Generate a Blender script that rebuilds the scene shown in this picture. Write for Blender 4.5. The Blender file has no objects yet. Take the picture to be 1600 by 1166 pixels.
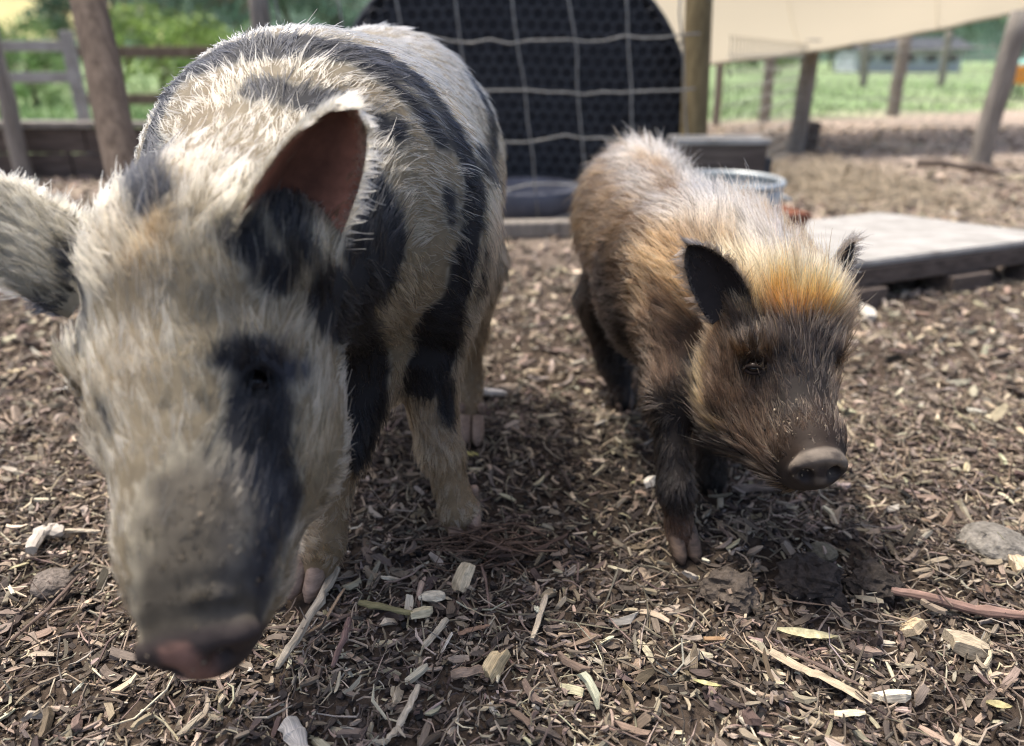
import bpy, bmesh, math, random, os
import numpy as np
from mathutils import Vector, Matrix
from mathutils.bvhtree import BVHTree
from mathutils.kdtree import KDTree

random.seed(7)
RNG = np.random.default_rng(11)
scene = bpy.context.scene
COL = scene.collection

# ------------------------------------------------------------------ camera
CAM_H = 0.62
PITCH = math.radians(23.1)
FPX = 1155.0                       # focal length in pixels of the 1600 px wide picture
cam_data = bpy.data.cameras.new('camera')
cam_data.sensor_width = 36.0
cam_data.lens = FPX / 1600.0 * 36.0
cam_data.clip_start = 0.02
cam_data.clip_end = 3000.0
cam_data.dof.use_dof = True
cam_data.dof.focus_distance = 0.81
cam_data.dof.aperture_fstop = 2.6
cam_data.dof.aperture_blades = 0
cam = bpy.data.objects.new('camera', cam_data)
COL.objects.link(cam)
cam.location = (0, 0, CAM_H)
cam.rotation_euler = (math.radians(90) - PITCH, 0, 0)
scene.camera = cam
SP, CP = math.sin(PITCH), math.cos(PITCH)

# ------------------------------------------------------------------ light
SUN_EL = math.radians(71)
SUN_AZ = math.radians(-58)          # from straight ahead (+Y), turned to the left
SUN_DIR = Vector((math.sin(SUN_AZ) * math.cos(SUN_EL), math.cos(SUN_AZ) * math.cos(SUN_EL), math.sin(SUN_EL)))
world = bpy.data.worlds.new('World')
scene.world = world
world.use_nodes = True
wn = world.node_tree
bg = wn.nodes['Background']
sky_tex = wn.nodes.new('ShaderNodeTexSky')
sky_tex.sky_type = 'NISHITA'
sky_tex.sun_disc = False
sky_tex.sun_elevation = SUN_EL
sky_tex.sun_rotation = SUN_AZ
sky_tex.air_density = 0.75
sky_tex.dust_density = 5.0
sky_tex.ozone_density = 0.6
wn.links.new(sky_tex.outputs['Color'], bg.inputs['Color'])
bg.inputs['Strength'].default_value = 0.15
sun_data = bpy.data.lights.new('sun', 'SUN')
sun_data.energy = 2.0
sun_data.angle = math.radians(5.0)
sun_data.color = (1.0, 0.93, 0.82)
sun = bpy.data.objects.new('sun', sun_data)
COL.objects.link(sun)
sun.rotation_euler = (-SUN_DIR).to_track_quat('-Z', 'Y').to_euler()
scene.view_settings.view_transform = 'Standard'
scene.view_settings.look = 'None'
scene.view_settings.exposure = 1.05
scene.view_settings.gamma = 1.0
scene.view_settings.use_curve_mapping = False
scene.render.engine = 'CYCLES'
scene.cycles.use_denoising = True
scene.cycles.filter_width = 1.1
scene.cycles.max_bounces = 8
scene.cycles.transparent_max_bounces = 8
try:
    scene.cycles_curves.shape = 'RIBBONS'
    scene.cycles_curves.subdivisions = 2
except Exception:
    pass

# ------------------------------------------------------------------ helpers
def W(px, py, z):
    """world point at camera depth z seen at picture position px, py"""
    x = (px - 800.0) / FPX * z
    yd = (py - 583.0) / FPX * z
    return Vector((x, z * CP - yd * SP, CAM_H - z * SP - yd * CP))

def G(px, py, h=0.0):
    """point on the ground (height h) seen at px, py"""
    v = (py - 583.0) / FPX
    z = (CAM_H - h) / (SP + v * CP)
    return W(px, py, z)

def depth_of(p):
    return p[1] * CP + (CAM_H - p[2]) * SP

def hash01(ix, iy, iz, seed):
    n = (ix.astype(np.int64) * 374761393 + iy.astype(np.int64) * 668265263 + iz.astype(np.int64) * 2147483647 + seed * 1274126177) & 0xffffffff
    n = ((n ^ (n >> 13)) * 1274126177) & 0xffffffff
    n = (n ^ (n >> 16)) & 0xffffffff
    return n / 4294967295.0

def vnoise(p, scale, seed=0):
    """value noise in -1..1 for an (n,3) array"""
    q = np.asarray(p, dtype=np.float64) * scale
    i = np.floor(q); f = q - i
    f = f * f * (3 - 2 * f)
    i = i.astype(np.int64)
    out = 0
    for dx in (0, 1):
        for dy in (0, 1):
            for dz in (0, 1):
                w = (f[:, 0] if dx else 1 - f[:, 0]) * (f[:, 1] if dy else 1 - f[:, 1]) * (f[:, 2] if dz else 1 - f[:, 2])
                out = out + w * hash01(i[:, 0] + dx, i[:, 1] + dy, i[:, 2] + dz, seed)
    return out * 2 - 1

def fbm(p, scale, seed=0, octaves=3):
    a, s, o = 1.0, scale, 0
    for k in range(octaves):
        o = o + a * vnoise(p, s, seed + k * 17)
        a *= 0.5; s *= 2.1
    return o

def smoothstep(a, b, x):
    t = np.clip((x - a) / (b - a), 0, 1)
    return t * t * (3 - 2 * t)

def norm(a):
    return a / np.maximum(np.linalg.norm(a, axis=-1, keepdims=True), 1e-9)

def tag(o, label=None, cat=None, group=None, kind=None):
    if label: o['label'] = label
    if cat: o['category'] = cat
    if group: o['group'] = group
    if kind: o['kind'] = kind
    return o

def link(name, me, mat=None, parent=None):
    o = bpy.data.objects.new(name, me)
    COL.objects.link(o)
    if mat and not me.materials: me.materials.append(mat)
    if parent is not None: o.parent = parent
    return o

def empty(name, loc=(0, 0, 0)):
    o = bpy.data.objects.new(name, None)
    o.empty_display_size = 0.1
    COL.objects.link(o)
    o.location = loc
    return o

def child_of(o, root):
    """parent without moving: mesh data are in world coordinates"""
    o.parent = root
    o.matrix_parent_inverse = Matrix.Translation(-Vector(root.location))
    return o

def np_mesh(name, verts, faces, smooth=False, colors=None, attr='col', vecs=None):
    """faces: (n,3) or (n,4) int array, or a list of such arrays"""
    me = bpy.data.meshes.new(name)
    verts = np.asarray(verts, dtype=np.float32)
    fl = faces if isinstance(faces, list) else [faces]
    fl = [np.asarray(f, dtype=np.int32) for f in fl if len(f)]
    loops = np.concatenate([f.ravel() for f in fl])
    sizes = np.concatenate([np.full(len(f), f.shape[1], dtype=np.int32) for f in fl])
    starts = np.concatenate([[0], np.cumsum(sizes)[:-1]]).astype(np.int32)
    me.vertices.add(len(verts)); me.vertices.foreach_set('co', verts.ravel())
    me.loops.add(len(loops)); me.loops.foreach_set('vertex_index', loops)
    me.polygons.add(len(sizes)); me.polygons.foreach_set('loop_start', starts)
    me.polygons.foreach_set('loop_total', sizes)
    me.polygons.foreach_set('use_smooth', np.full(len(sizes), bool(smooth)))
    me.update(calc_edges=True)
    if colors is not None:
        a = me.attributes.new(attr, 'FLOAT_COLOR', 'POINT')
        c = np.ones((len(verts), 4), dtype=np.float32); c[:, :3] = colors
        a.data.foreach_set('color', c.ravel())
    if vecs is not None:
        a = me.attributes.new('grain', 'FLOAT_VECTOR', 'POINT')
        a.data.foreach_set('vector', np.asarray(vecs, dtype=np.float32).ravel())
    return me

# ------------------------------------------------------------------ materials
def new_mat(name):
    m = bpy.data.materials.new(name); m.use_nodes = True
    nt = m.node_tree
    return m, nt, nt.nodes['Principled BSDF']

def N(nt, kind, **kw):
    n = nt.nodes.new(kind)
    for k, v in kw.items(): setattr(n, k, v)
    return n

def noisy_mat(name, c1, c2, scale=8.0, rough=0.8, stretch=(1, 1, 1), bump=0.3, bump_dist=0.004, metallic=0.0, detail=6.0, spec=0.3):
    """two colours mixed by a stretched noise, with a little relief"""
    m, nt, b = new_mat(name)
    tc = N(nt, 'ShaderNodeTexCoord')
    mp = N(nt, 'ShaderNodeMapping'); mp.inputs['Scale'].default_value = stretch
    nz = N(nt, 'ShaderNodeTexNoise'); nz.inputs['Scale'].default_value = scale; nz.inputs['Detail'].default_value = detail
    nz.inputs['Roughness'].default_value = 0.65
    rp = N(nt, 'ShaderNodeValToRGB')
    rp.color_ramp.elements[0].position = 0.3; rp.color_ramp.elements[0].color = (*c1, 1)
    rp.color_ramp.elements[1].position = 0.72; rp.color_ramp.elements[1].color = (*c2, 1)
    bp = N(nt, 'ShaderNodeBump'); bp.inputs['Strength'].default_value = bump; bp.inputs['Distance'].default_value = bump_dist
    L = nt.links.new
    L(tc.outputs['Object'], mp.inputs['Vector']); L(mp.outputs['Vector'], nz.inputs['Vector'])
    L(nz.outputs['Fac'], rp.inputs['Fac']); L(rp.outputs['Color'], b.inputs['Base Color'])
    L(nz.outputs['Fac'], bp.inputs['Height']); L(bp.outputs['Normal'], b.inputs['Normal'])
    b.inputs['Roughness'].default_value = rough; b.inputs['Metallic'].default_value = metallic
    b.inputs['Specular IOR Level'].default_value = spec
    return m

def attr_mat(name, scale=40.0, amount=0.35, rough=0.85, bump=0.4, bump_dist=0.003, attr='col', coord='Object', spec=0.25, stretch=(1, 1, 1)):
    """colour from a mesh attribute, broken up by noise"""
    m, nt, b = new_mat(name)
    at = N(nt, 'ShaderNodeAttribute', attribute_name=attr)
    if coord == 'grain':
        src = N(nt, 'ShaderNodeAttribute', attribute_name='grain').outputs['Vector']
    else:
        src = N(nt, 'ShaderNodeTexCoord').outputs[coord]
    mp = N(nt, 'ShaderNodeMapping'); mp.inputs['Scale'].default_value = stretch
    nz = N(nt, 'ShaderNodeTexNoise'); nz.inputs['Scale'].default_value = scale; nz.inputs['Detail'].default_value = 5.0
    nz.inputs['Roughness'].default_value = 0.6
    mr = N(nt, 'ShaderNodeMapRange'); mr.inputs[1].default_value = 0.25; mr.inputs[2].default_value = 0.75
    mr.inputs[3].default_value = 1 - amount; mr.inputs[4].default_value = 1 + amount
    mx = N(nt, 'ShaderNodeVectorMath', operation='MULTIPLY')
    bp = N(nt, 'ShaderNodeBump'); bp.inputs['Strength'].default_value = bump; bp.inputs['Distance'].default_value = bump_dist
    L = nt.links.new
    L(src, mp.inputs['Vector']); L(mp.outputs['Vector'], nz.inputs['Vector']); L(nz.outputs['Fac'], mr.inputs[0])
    L(at.outputs['Color'], mx.inputs[0]); L(mr.outputs[0], mx.inputs[1])
    L(mx.outputs[0], b.inputs['Base Color'])
    L(nz.outputs['Fac'], bp.inputs['Height']); L(bp.outputs['Normal'], b.inputs['Normal'])
    b.inputs['Roughness'].default_value = rough
    b.inputs['Specular IOR Level'].default_value = spec
    return m

# ------------------------------------------------------------------ simple shapes
def box_arrays(c, size, rot=None, bevel=0.0):
    bm = bmesh.new()
    bmesh.ops.create_cube(bm, size=1.0)
    bmesh.ops.scale(bm, vec=Vector(size), verts=bm.verts)
    if bevel > 0:
        bmesh.ops.bevel(bm, geom=bm.edges[:], offset=bevel, segments=2, affect='EDGES', profile=0.6)
    if rot is not None:
        bmesh.ops.rotate(bm, cent=(0, 0, 0), matrix=rot, verts=bm.verts)
    bmesh.ops.translate(bm, vec=Vector(c), verts=bm.verts)
    return bm

def bm_obj(name, bm, mat, parent=None, smooth=False):
    me = bpy.data.meshes.new(name)
    bm.to_mesh(me); bm.free()
    if smooth:
        me.polygons.foreach_set('use_smooth', np.full(len(me.polygons), True))
    o = link(name, me, mat)
    if parent is not None: child_of(o, parent)
    return o

def box(name, c, size, mat, parent=None, rot=None, bevel=0.004):
    return bm_obj(name, box_arrays(c, size, rot, bevel), mat, parent)

def tube_data(pts, radii, seg=10, jitter=0.0, seed=0, cap=True, flat=1.0):
    """tapered tube along points: verts, quads, tris, grain coords"""
    pts = np.asarray([list(p) for p in pts], dtype=float); n = len(pts)
    radii = np.broadcast_to(np.asarray(radii, dtype=float), (n,))
    tan = norm(np.gradient(pts, axis=0))
    ref = np.array([0, 0, 1.0]) if abs(tan[0][2]) < 0.9 else np.array([1.0, 0, 0])
    vs, gr = [], []
    r_ = np.random.default_rng(seed)
    jit = 1 + jitter * r_.standard_normal((n, seg))
    prof = 1 + jitter * 1.5 * r_.standard_normal(seg)
    a = np.arange(seg) / seg * 2 * np.pi
    length = 0
    for i in range(n):
        t = tan[i]
        s = norm(np.cross(t, ref)); u = np.cross(s, t)
        rr = radii[i] * jit[i] * prof
        ring = pts[i] + np.outer(np.cos(a) * rr, s) + np.outer(np.sin(a) * rr * flat, u)
        vs.append(ring)
        if i: length += np.linalg.norm(pts[i] - pts[i - 1])
        gr.append(np.stack([np.full(seg, length * 6), a / (2 * np.pi) * 6, np.full(seg, seed % 97)], 1))
    vs = np.concatenate(vs); gr = np.concatenate(gr)
    q = []
    for i in range(n - 1):
        b0, b1 = i * seg, (i + 1) * seg
        j = np.arange(seg); k = (j + 1) % seg
        q.append(np.stack([b0 + j, b0 + k, b1 + k, b1 + j], 1))
    q = np.concatenate(q)
    t = np.zeros((0, 3), int)
    if cap:
        c0, c1 = len(vs), len(vs) + 1
        vs = np.concatenate([vs, pts[:1], pts[-1:]])
        gr = np.concatenate([gr, gr[:1], gr[-1:]])
        j = np.arange(seg); k = (j + 1) % seg
        t = np.concatenate([np.stack([np.full(seg, c0), k, j], 1), np.stack([np.full(seg, c1), (n - 1) * seg + j, (n - 1) * seg + k], 1)])
    return vs, q, t, gr

def tube(name, pts, radii, mat, parent=None, seg=10, jitter=0.0, seed=0, smooth=True, colors=None, flat=1.0):
    vs, q, t, gr = tube_data(pts, radii, seg, jitter, seed, flat=flat)
    me = np_mesh(name, vs, [q, t], smooth, None if colors is None else np.tile(colors, (len(vs), 1)), vecs=gr)
    o = link(name, me, mat)
    if parent is not None: child_of(o, parent)
    return o
# ------------------------------------------------------------------ ground
def ground_h(x, y):
    x = np.asarray(x, float); y = np.asarray(y, float)
    p = np.stack([x, y, np.zeros_like(x)], 1)
    near = np.exp(-((y - 1.2) / 3.5) ** 2)
    h = 0.010 * vnoise(p, 3.1, 51) + near * (0.007 * vnoise(p, 11.0, 52) + 0.0035 * vnoise(p, 34.0, 53))
    h = h + 0.05 * vnoise(p, 0.35, 54) * smoothstep(5.0, 12.0, y)
    # rooted up, cloddy soil below the snouts
    for cx, cy, r, a in ((0.40, 0.80, 0.16, 0.010), (0.02, 0.86, 0.13, 0.006)):
        g = np.exp(-((x - cx) ** 2 + (y - cy) ** 2) / r ** 2)
        h = h + g * a * (1.2 * vnoise(p, 28.0, 55) + 0.8 * vnoise(p, 55.0, 56))
    return h

def damp_shade(x, y):
    """0..1: damp, dug over soil and the painted shade of the pigs"""
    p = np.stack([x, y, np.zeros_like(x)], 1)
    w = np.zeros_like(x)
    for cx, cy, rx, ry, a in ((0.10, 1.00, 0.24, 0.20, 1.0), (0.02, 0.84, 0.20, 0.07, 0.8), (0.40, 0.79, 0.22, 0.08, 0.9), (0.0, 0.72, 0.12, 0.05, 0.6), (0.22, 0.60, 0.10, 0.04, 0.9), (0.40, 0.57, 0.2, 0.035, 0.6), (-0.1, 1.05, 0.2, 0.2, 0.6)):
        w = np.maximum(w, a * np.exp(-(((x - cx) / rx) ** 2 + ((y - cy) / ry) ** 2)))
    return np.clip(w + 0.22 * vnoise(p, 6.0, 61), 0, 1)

def geo_axis(lo, hi, c0, c1, step, grow):
    a = list(np.arange(c0, c1, step))
    s, x = step, c1
    while x < hi:
        a.append(x); s *= grow; x += s
    a.append(hi)
    s, x = step, c0
    left = []
    while x > lo:
        s *= grow; x -= s; left.append(max(x, lo))
    return np.array(left[::-1] + a)

def build_ground():
    xs = geo_axis(-420, 420, -1.3, 1.6, 0.0105, 1.07)
    ys = geo_axis(-8, 420, 0.35, 2.2, 0.0105, 1.045)
    X, Y = np.meshgrid(xs, ys)
    x, y = X.ravel(), Y.ravel()
    z = ground_h(x, y)
    p = np.stack([x, y, np.zeros_like(x)], 1)
    soil_d = np.array([0.026, 0.020, 0.016]); soil = np.array([0.066, 0.050, 0.038]); dry = np.array([0.32, 0.262, 0.212]); grass = np.array([0.22, 0.30, 0.15]); pale = np.array([0.36, 0.40, 0.24])
    n = fbm(p, 2.2, 62)
    far = smoothstep(1.6, 3.6, y)
    c = soil * (1 - far)[:, None] + dry * far[:, None]
    c = c * (1 + 0.22 * n)[:, None]
    w = damp_shade(x, y) * (1 - far)
    c = c * (1 - w)[:, None] + soil_d * w[:, None]  # damp soil and the pigs' painted shade darken the ground colour
    # pasture begins beyond the yard, nearer on the left of the long post
    edge = np.where(x > 0, 7.0 + 0.55 * x, 5.6)
    gm = smoothstep(-0.5, 0.6, y - edge + 0.8 * vnoise(p, 0.9, 63))
    gc = grass * (1 + 0.25 * fbm(p, 0.6, 64))[:, None]
    pm = smoothstep(0.1, 0.8, vnoise(p, 0.25, 65))[:, None] * 0.6
    gc = gc * (1 - pm) + pale * pm
    c = c * (1 - gm)[:, None] + gc * gm[:, None]
    nx, ny = len(xs), len(ys)
    i, j = np.meshgrid(np.arange(nx - 1), np.arange(ny - 1))
    a = (j * nx + i).ravel()
    q = np.stack([a, a + 1, a + nx + 1, a + nx], 1)
    me = np_mesh('ground', np.stack([x, y, z], 1), q, True, c)
    m = attr_mat('soil', scale=130.0, amount=0.45, rough=0.95, bump=0.8, bump_dist=0.004, spec=0.1)
    o = link('ground', me, m); tag(o, kind='structure')
    return o
build_ground()

# ------------------------------------------------------------------ wood chip mulch
chip_mat = attr_mat('wood_chip', scale=1.0, amount=0.42, rough=0.85, bump=0.5, bump_dist=0.0008, coord='grain', spec=0.2)

def chip_palette(n, rng):
    P = np.array([[0.40, 0.33, 0.25], [0.29, 0.235, 0.185], [0.20, 0.162, 0.132], [0.13, 0.105, 0.087], [0.072, 0.058, 0.050], [0.50, 0.43, 0.32], [0.19, 0.148, 0.108], [0.35, 0.31, 0.265], [0.56, 0.50, 0.39]])
    pr = np.array([0.11, 0.18, 0.22, 0.19, 0.11, 0.05, 0.06, 0.06, 0.02]); pr /= pr.sum()
    k = rng.choice(len(P), n, p=pr)
    return P[k] * np.array([0.98, 0.972, 0.94]) * (1 + 0.18 * rng.standard_normal((n, 1))) * (1 + 0.04 * rng.standard_normal((n, 3)))

FEET = [(727, 842), (484, 930), (737, 694), (1068, 868), (1113, 766), (973, 637)]

def scatter_chips(name, n, rng, place, lmin, lmax, stems=0.22, crumb=False, zlift=0.010, aspect=(0.10, 0.38), tilt=0.28):
    xy = place(n, rng)
    for f in FEET:                    # trodden clear round each foot
        g = G(*f); xy = xy[((xy[:, 0] - g.x) ** 2 + (xy[:, 1] - g.y + 0.012) ** 2) > 0.030 ** 2]
    n = len(xy)
    L = lmin * (lmax / lmin) ** (rng.random(n) ** 1.6)
    thin = rng.random(n) < stems
    Wd = L * rng.uniform(*aspect, n)
    T = Wd * rng.uniform(0.22, 0.75, n)
    Wd = np.where(thin, rng.uniform(0.0009, 0.0022, n), np.maximum(Wd, 0.0022)); T = np.where(thin, Wd * 0.8, np.maximum(T, 0.0012))
    L = np.where(thin, L * 2.1, L)
    # profile: four rings of four corners, ragged ends, slight bend
    R = 4; C = 4
    u = np.array([-0.5, -0.24, 0.22, 0.5])
    cw = np.array([-1, 1, 1, -1]) * 0.5; ct = np.array([-1, -1, 1, 1]) * 0.5
    endw = np.stack([rng.uniform(0.15, 0.95, n), rng.uniform(0.8, 1.1, n), rng.uniform(0.8, 1.1, n), rng.uniform(0.1, 0.9, n)], 1)
    loc = np.zeros((n, R, C, 3))
    loc[..., 0] = u[None, :, None] * L[:, None, None] + rng.normal(0, 0.07, (n, R, C)) * np.minimum(Wd * 2, L)[:, None, None]
    loc[..., 1] = cw[None, None] * Wd[:, None, None] * endw[:, :, None] * (1 + rng.normal(0, 0.14, (n, R, C)))
    loc[..., 2] = ct[None, None] * T[:, None, None] * (0.55 + 0.45 * endw[:, :, None]) * (1 + rng.normal(0, 0.18, (n, R, C)))
    bend = rng.normal(0, 0.10, n) * L * np.where(thin, 2.2, 1.0)
    bend2 = rng.normal(0, 0.10, n) * L * np.where(thin, 2.0, 0.8)
    loc[..., 2] += (bend[:, None] * (4 * u ** 2)[None])[:, :, None]
    loc[..., 1] += (bend2[:, None] * (4 * u ** 2 + u * 0.8)[None])[:, :, None]
    yaw = rng.uniform(0, 2 * np.pi, n); pit = rng.normal(0, tilt, n); rol = rng.normal(0, 0.5, n)
    cy, sy, cp, sp, cr, sr = np.cos(yaw), np.sin(yaw), np.cos(pit), np.sin(pit), np.cos(rol), np.sin(rol)
    X, Y, Z = loc[..., 0], loc[..., 1], loc[..., 2]
    e = lambda a: a[:, None, None]
    Y, Z = Y * e(cr) - Z * e(sr), Y * e(sr) + Z * e(cr)
    X, Z = X * e(cp) + Z * e(sp), -X * e(sp) + Z * e(cp)
    X, Y = X * e(cy) - Y * e(sy), X * e(sy) + Y * e(cy)
    gz = ground_h(xy[:, 0], xy[:, 1]) + T * 0.35 + np.abs(np.sin(pit)) * L * 0.32 + zlift * rng.random(n) ** 2
    V = np.stack([X + e(xy[:, 0]), Y + e(xy[:, 1]), Z + e(gz)], -1).reshape(-1, 3)
    base = (np.arange(n) * R * C)[:, None]
    q = []
    for r in range(R - 1):
        for c in range(C):
            d = (c + 1) % C
            q.append([r * C + c, (r + 1) * C + c, (r + 1) * C + d, r * C + d])
    q.append([0, 1, 2, 3]); q.append([(R - 1) * C + 3, (R - 1) * C + 2, (R - 1) * C + 1, (R - 1) * C])
    Q = (base[:, :, None] + np.array(q)[None]).reshape(-1, 4)
    col = chip_palette(n, rng)
    if crumb: col = np.array([0.055, 0.045, 0.039]) * (1 + 0.4 * rng.standard_normal((n, 1)))
    w = damp_shade(xy[:, 0], xy[:, 1]) * smoothstep(2.4, 1.4, xy[:, 1])
    col = col * (1 - 0.62 * w * rng.uniform(0.5, 1.1, n))[:, None]  # chips darkened there too, by damp and painted shade
    col = np.clip(col, 0.015, 0.8)
    # ends of split chips are fresher or darker
    cv = np.repeat(col, R * C, 0) * (1 + 0.10 * rng.standard_normal((n * R * C, 1)))
    gr = np.zeros((n, R, C, 3))
    gr[..., 0] = loc[..., 0] * 45; gr[..., 1] = loc[..., 1] * 900; gr[..., 2] = loc[..., 2] * 900 + e(rng.random(n) * 900)
    me = np_mesh(name, V, Q, False, cv, vecs=gr.reshape(-1, 3))
    o = link(name, me, chip_mat)
    return o

def place_trapezoid(y0, y1, dens_damp_shade=0.55, spread=0.78, pad=0.25):
    def f(n, rng):
        # even over the ground in view
        y = y0 + (y1 - y0) * rng.random(n * 3)
        half = lambda yy: spread * (yy * 0.92 + 0.25) + pad
        keep = rng.random(n * 3) < half(y) / half(y1)
        y = y[keep][:n]
        x = rng.uniform(-1, 1, len(y)) * half(y)
        k = rng.random(len(y)) > damp_shade(x, y) * dens_damp_shade * (y < 2.2)
        return np.stack([x[k], y[k]], 1)
    return f

r_ = np.random.default_rng(21)
mulch = [
    scatter_chips('wood_chips', 36000, r_, place_trapezoid(0.38, 1.35), 0.006, 0.030, stems=0.38),
    scatter_chips('soil_crumbs', 22000, r_, place_trapezoid(0.38, 1.3, 0.0), 0.003, 0.010, stems=0.0, zlift=0.004, aspect=(0.6, 1.0), crumb=True),
    scatter_chips('wood_chips', 3200, r_, place_trapezoid(0.40, 1.5, 0.5), 0.018, 0.044, stems=0.40, zlift=0.014, aspect=(0.07, 0.28)),
    scatter_chips('wood_chips', 17000, r_, place_trapezoid(1.2, 2.3, 0.4), 0.010, 0.045, stems=0.12),
    scatter_chips('wood_chips', 14000, r_, place_trapezoid(2.2, 4.2), 0.018, 0.06, stems=0.1),
    scatter_chips('wood_chips', 6000, r_, lambda n, g: np.stack([g.choice([-1, 1], n) * g.uniform(0.75, 2.6, n), g.uniform(-0.4, 2.0, n)], 1), 0.012, 0.045, stems=0.2),
    scatter_chips('wood_chips', 5000, r_, place_trapezoid(4.0, 7.5), 0.025, 0.09, stems=0.1),
]
for o in mulch:
    o['kind'] = 'stuff'
    o['label'] = 'small dark soil crumbs among the wood chips' if o.name.startswith('soil') else 'loose wood chip mulch and fine splinters covering the soil of the pen'
# ------------------------------------------------------------------ hills far behind
def build_hills():
    xs = np.linspace(-420, 420, 85); ys = np.concatenate([np.linspace(90, 260, 40), np.linspace(270, 700, 30)])
    X, Y = np.meshgrid(xs, ys); x, y = X.ravel(), Y.ravel()
    p = np.stack([x, y, np.zeros_like(x)], 1)
    z = -0.6 + smoothstep(95, 420, y) * (46 + 10 * vnoise(p, 0.006, 71)) + 3.0 * vnoise(p, 0.02, 72) * smoothstep(95, 200, y)
    c = np.tile(np.array([0.10, 0.17, 0.06]), (len(x), 1)) * (1 + 0.25 * vnoise(p, 0.03, 73))[:, None]
    wood = smoothstep(0.0, 0.15, vnoise(p, 0.011, 74) + 0.1)[:, None]
    c = c * (1 - wood) + np.array([0.045, 0.085, 0.055]) * wood
    fld = (smoothstep(36, 20, np.abs(y - 190)) * smoothstep(-86, -100, x))[:, None]
    c = c * (1 - fld) + np.array([0.40, 0.37, 0.17]) * fld
    nx, ny = len(xs), len(ys)
    i, j = np.meshgrid(np.arange(nx - 1), np.arange(ny - 1)); a = (j * nx + i).ravel()
    me = np_mesh('hills', np.stack([x, y, z], 1), np.stack([a, a + 1, a + nx + 1, a + nx], 1), True, c)
    o = link('hills', me, attr_mat('hill_cover', scale=0.6, amount=0.4, rough=0.95, bump=0.0)); tag(o, kind='structure')
build_hills()

# ------------------------------------------------------------------ pasture grass
def build_grass():
    rng = np.random.default_rng(33)
    n = 26000
    y = 5.5 + 16 * rng.random(n) ** 1.5; x = rng.uniform(-1, 1, n) * (0.75 * y + 1.5)
    p = np.stack([x, y, np.zeros(n)], 1)
    edge = np.where(x > 0, 7.0 + 0.55 * x, 5.6) + 0.1
    k = (y - edge + 0.8 * vnoise(p, 0.9, 63)) > 0
    x, y = x[k], y[k]; n = len(x)
    h = rng.uniform(0.03, 0.10, n) * np.where(x < 0, 1.5, 1.0); w = h * 0.16; a = rng.uniform(0, 6.28, n); ln = rng.normal(0, 0.5, (n, 2)) * h[:, None]
    z = ground_h(x, y) - 0.004
    dx, dy = np.cos(a) * w, np.sin(a) * w
    V = np.stack([np.stack([x - dx, y - dy, z], 1), np.stack([x + dx, y + dy, z], 1), np.stack([x + ln[:, 0], y + ln[:, 1], z + h], 1)], 1).reshape(-1, 3)
    Q = np.arange(3 * n).reshape(-1, 3)
    c = np.array([0.21, 0.30, 0.13]) * (1 + 0.3 * rng.standard_normal((n, 1)))
    o = link('grass', np_mesh('grass', V, Q, False, np.repeat(np.clip(c, 0.02, 0.6), 3, 0)), attr_mat('grass_blade', scale=5, amount=0.2, rough=0.7, bump=0))
    tag(o, label='short green pasture grass beyond the bare yard', kind='stuff')
build_grass()

# ------------------------------------------------------------------ trees and bushes
bark_mat = noisy_mat('bark', (0.07, 0.055, 0.04), (0.20, 0.16, 0.12), scale=9, rough=0.9, stretch=(3, 3, 0.6), bump=0.8, bump_dist=0.02)
leaf_mat = attr_mat('leaf', scale=2.0, amount=0.25, rough=0.6, bump=0, spec=0.3)
_nt = leaf_mat.node_tree
_tr = N(_nt, 'ShaderNodeBsdfTranslucent'); _ad = N(_nt, 'ShaderNodeMixShader'); _ad.inputs[0].default_value = 0.35
_nt.links.new(_nt.nodes['Attribute'].outputs['Color'], _tr.inputs['Color'])
_nt.links.new(_nt.nodes['Principled BSDF'].outputs[0], _ad.inputs[1]); _nt.links.new(_tr.outputs[0], _ad.inputs[2])
_nt.links.new(_ad.outputs[0], _nt.nodes['Material Output'].inputs['Surface'])

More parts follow.
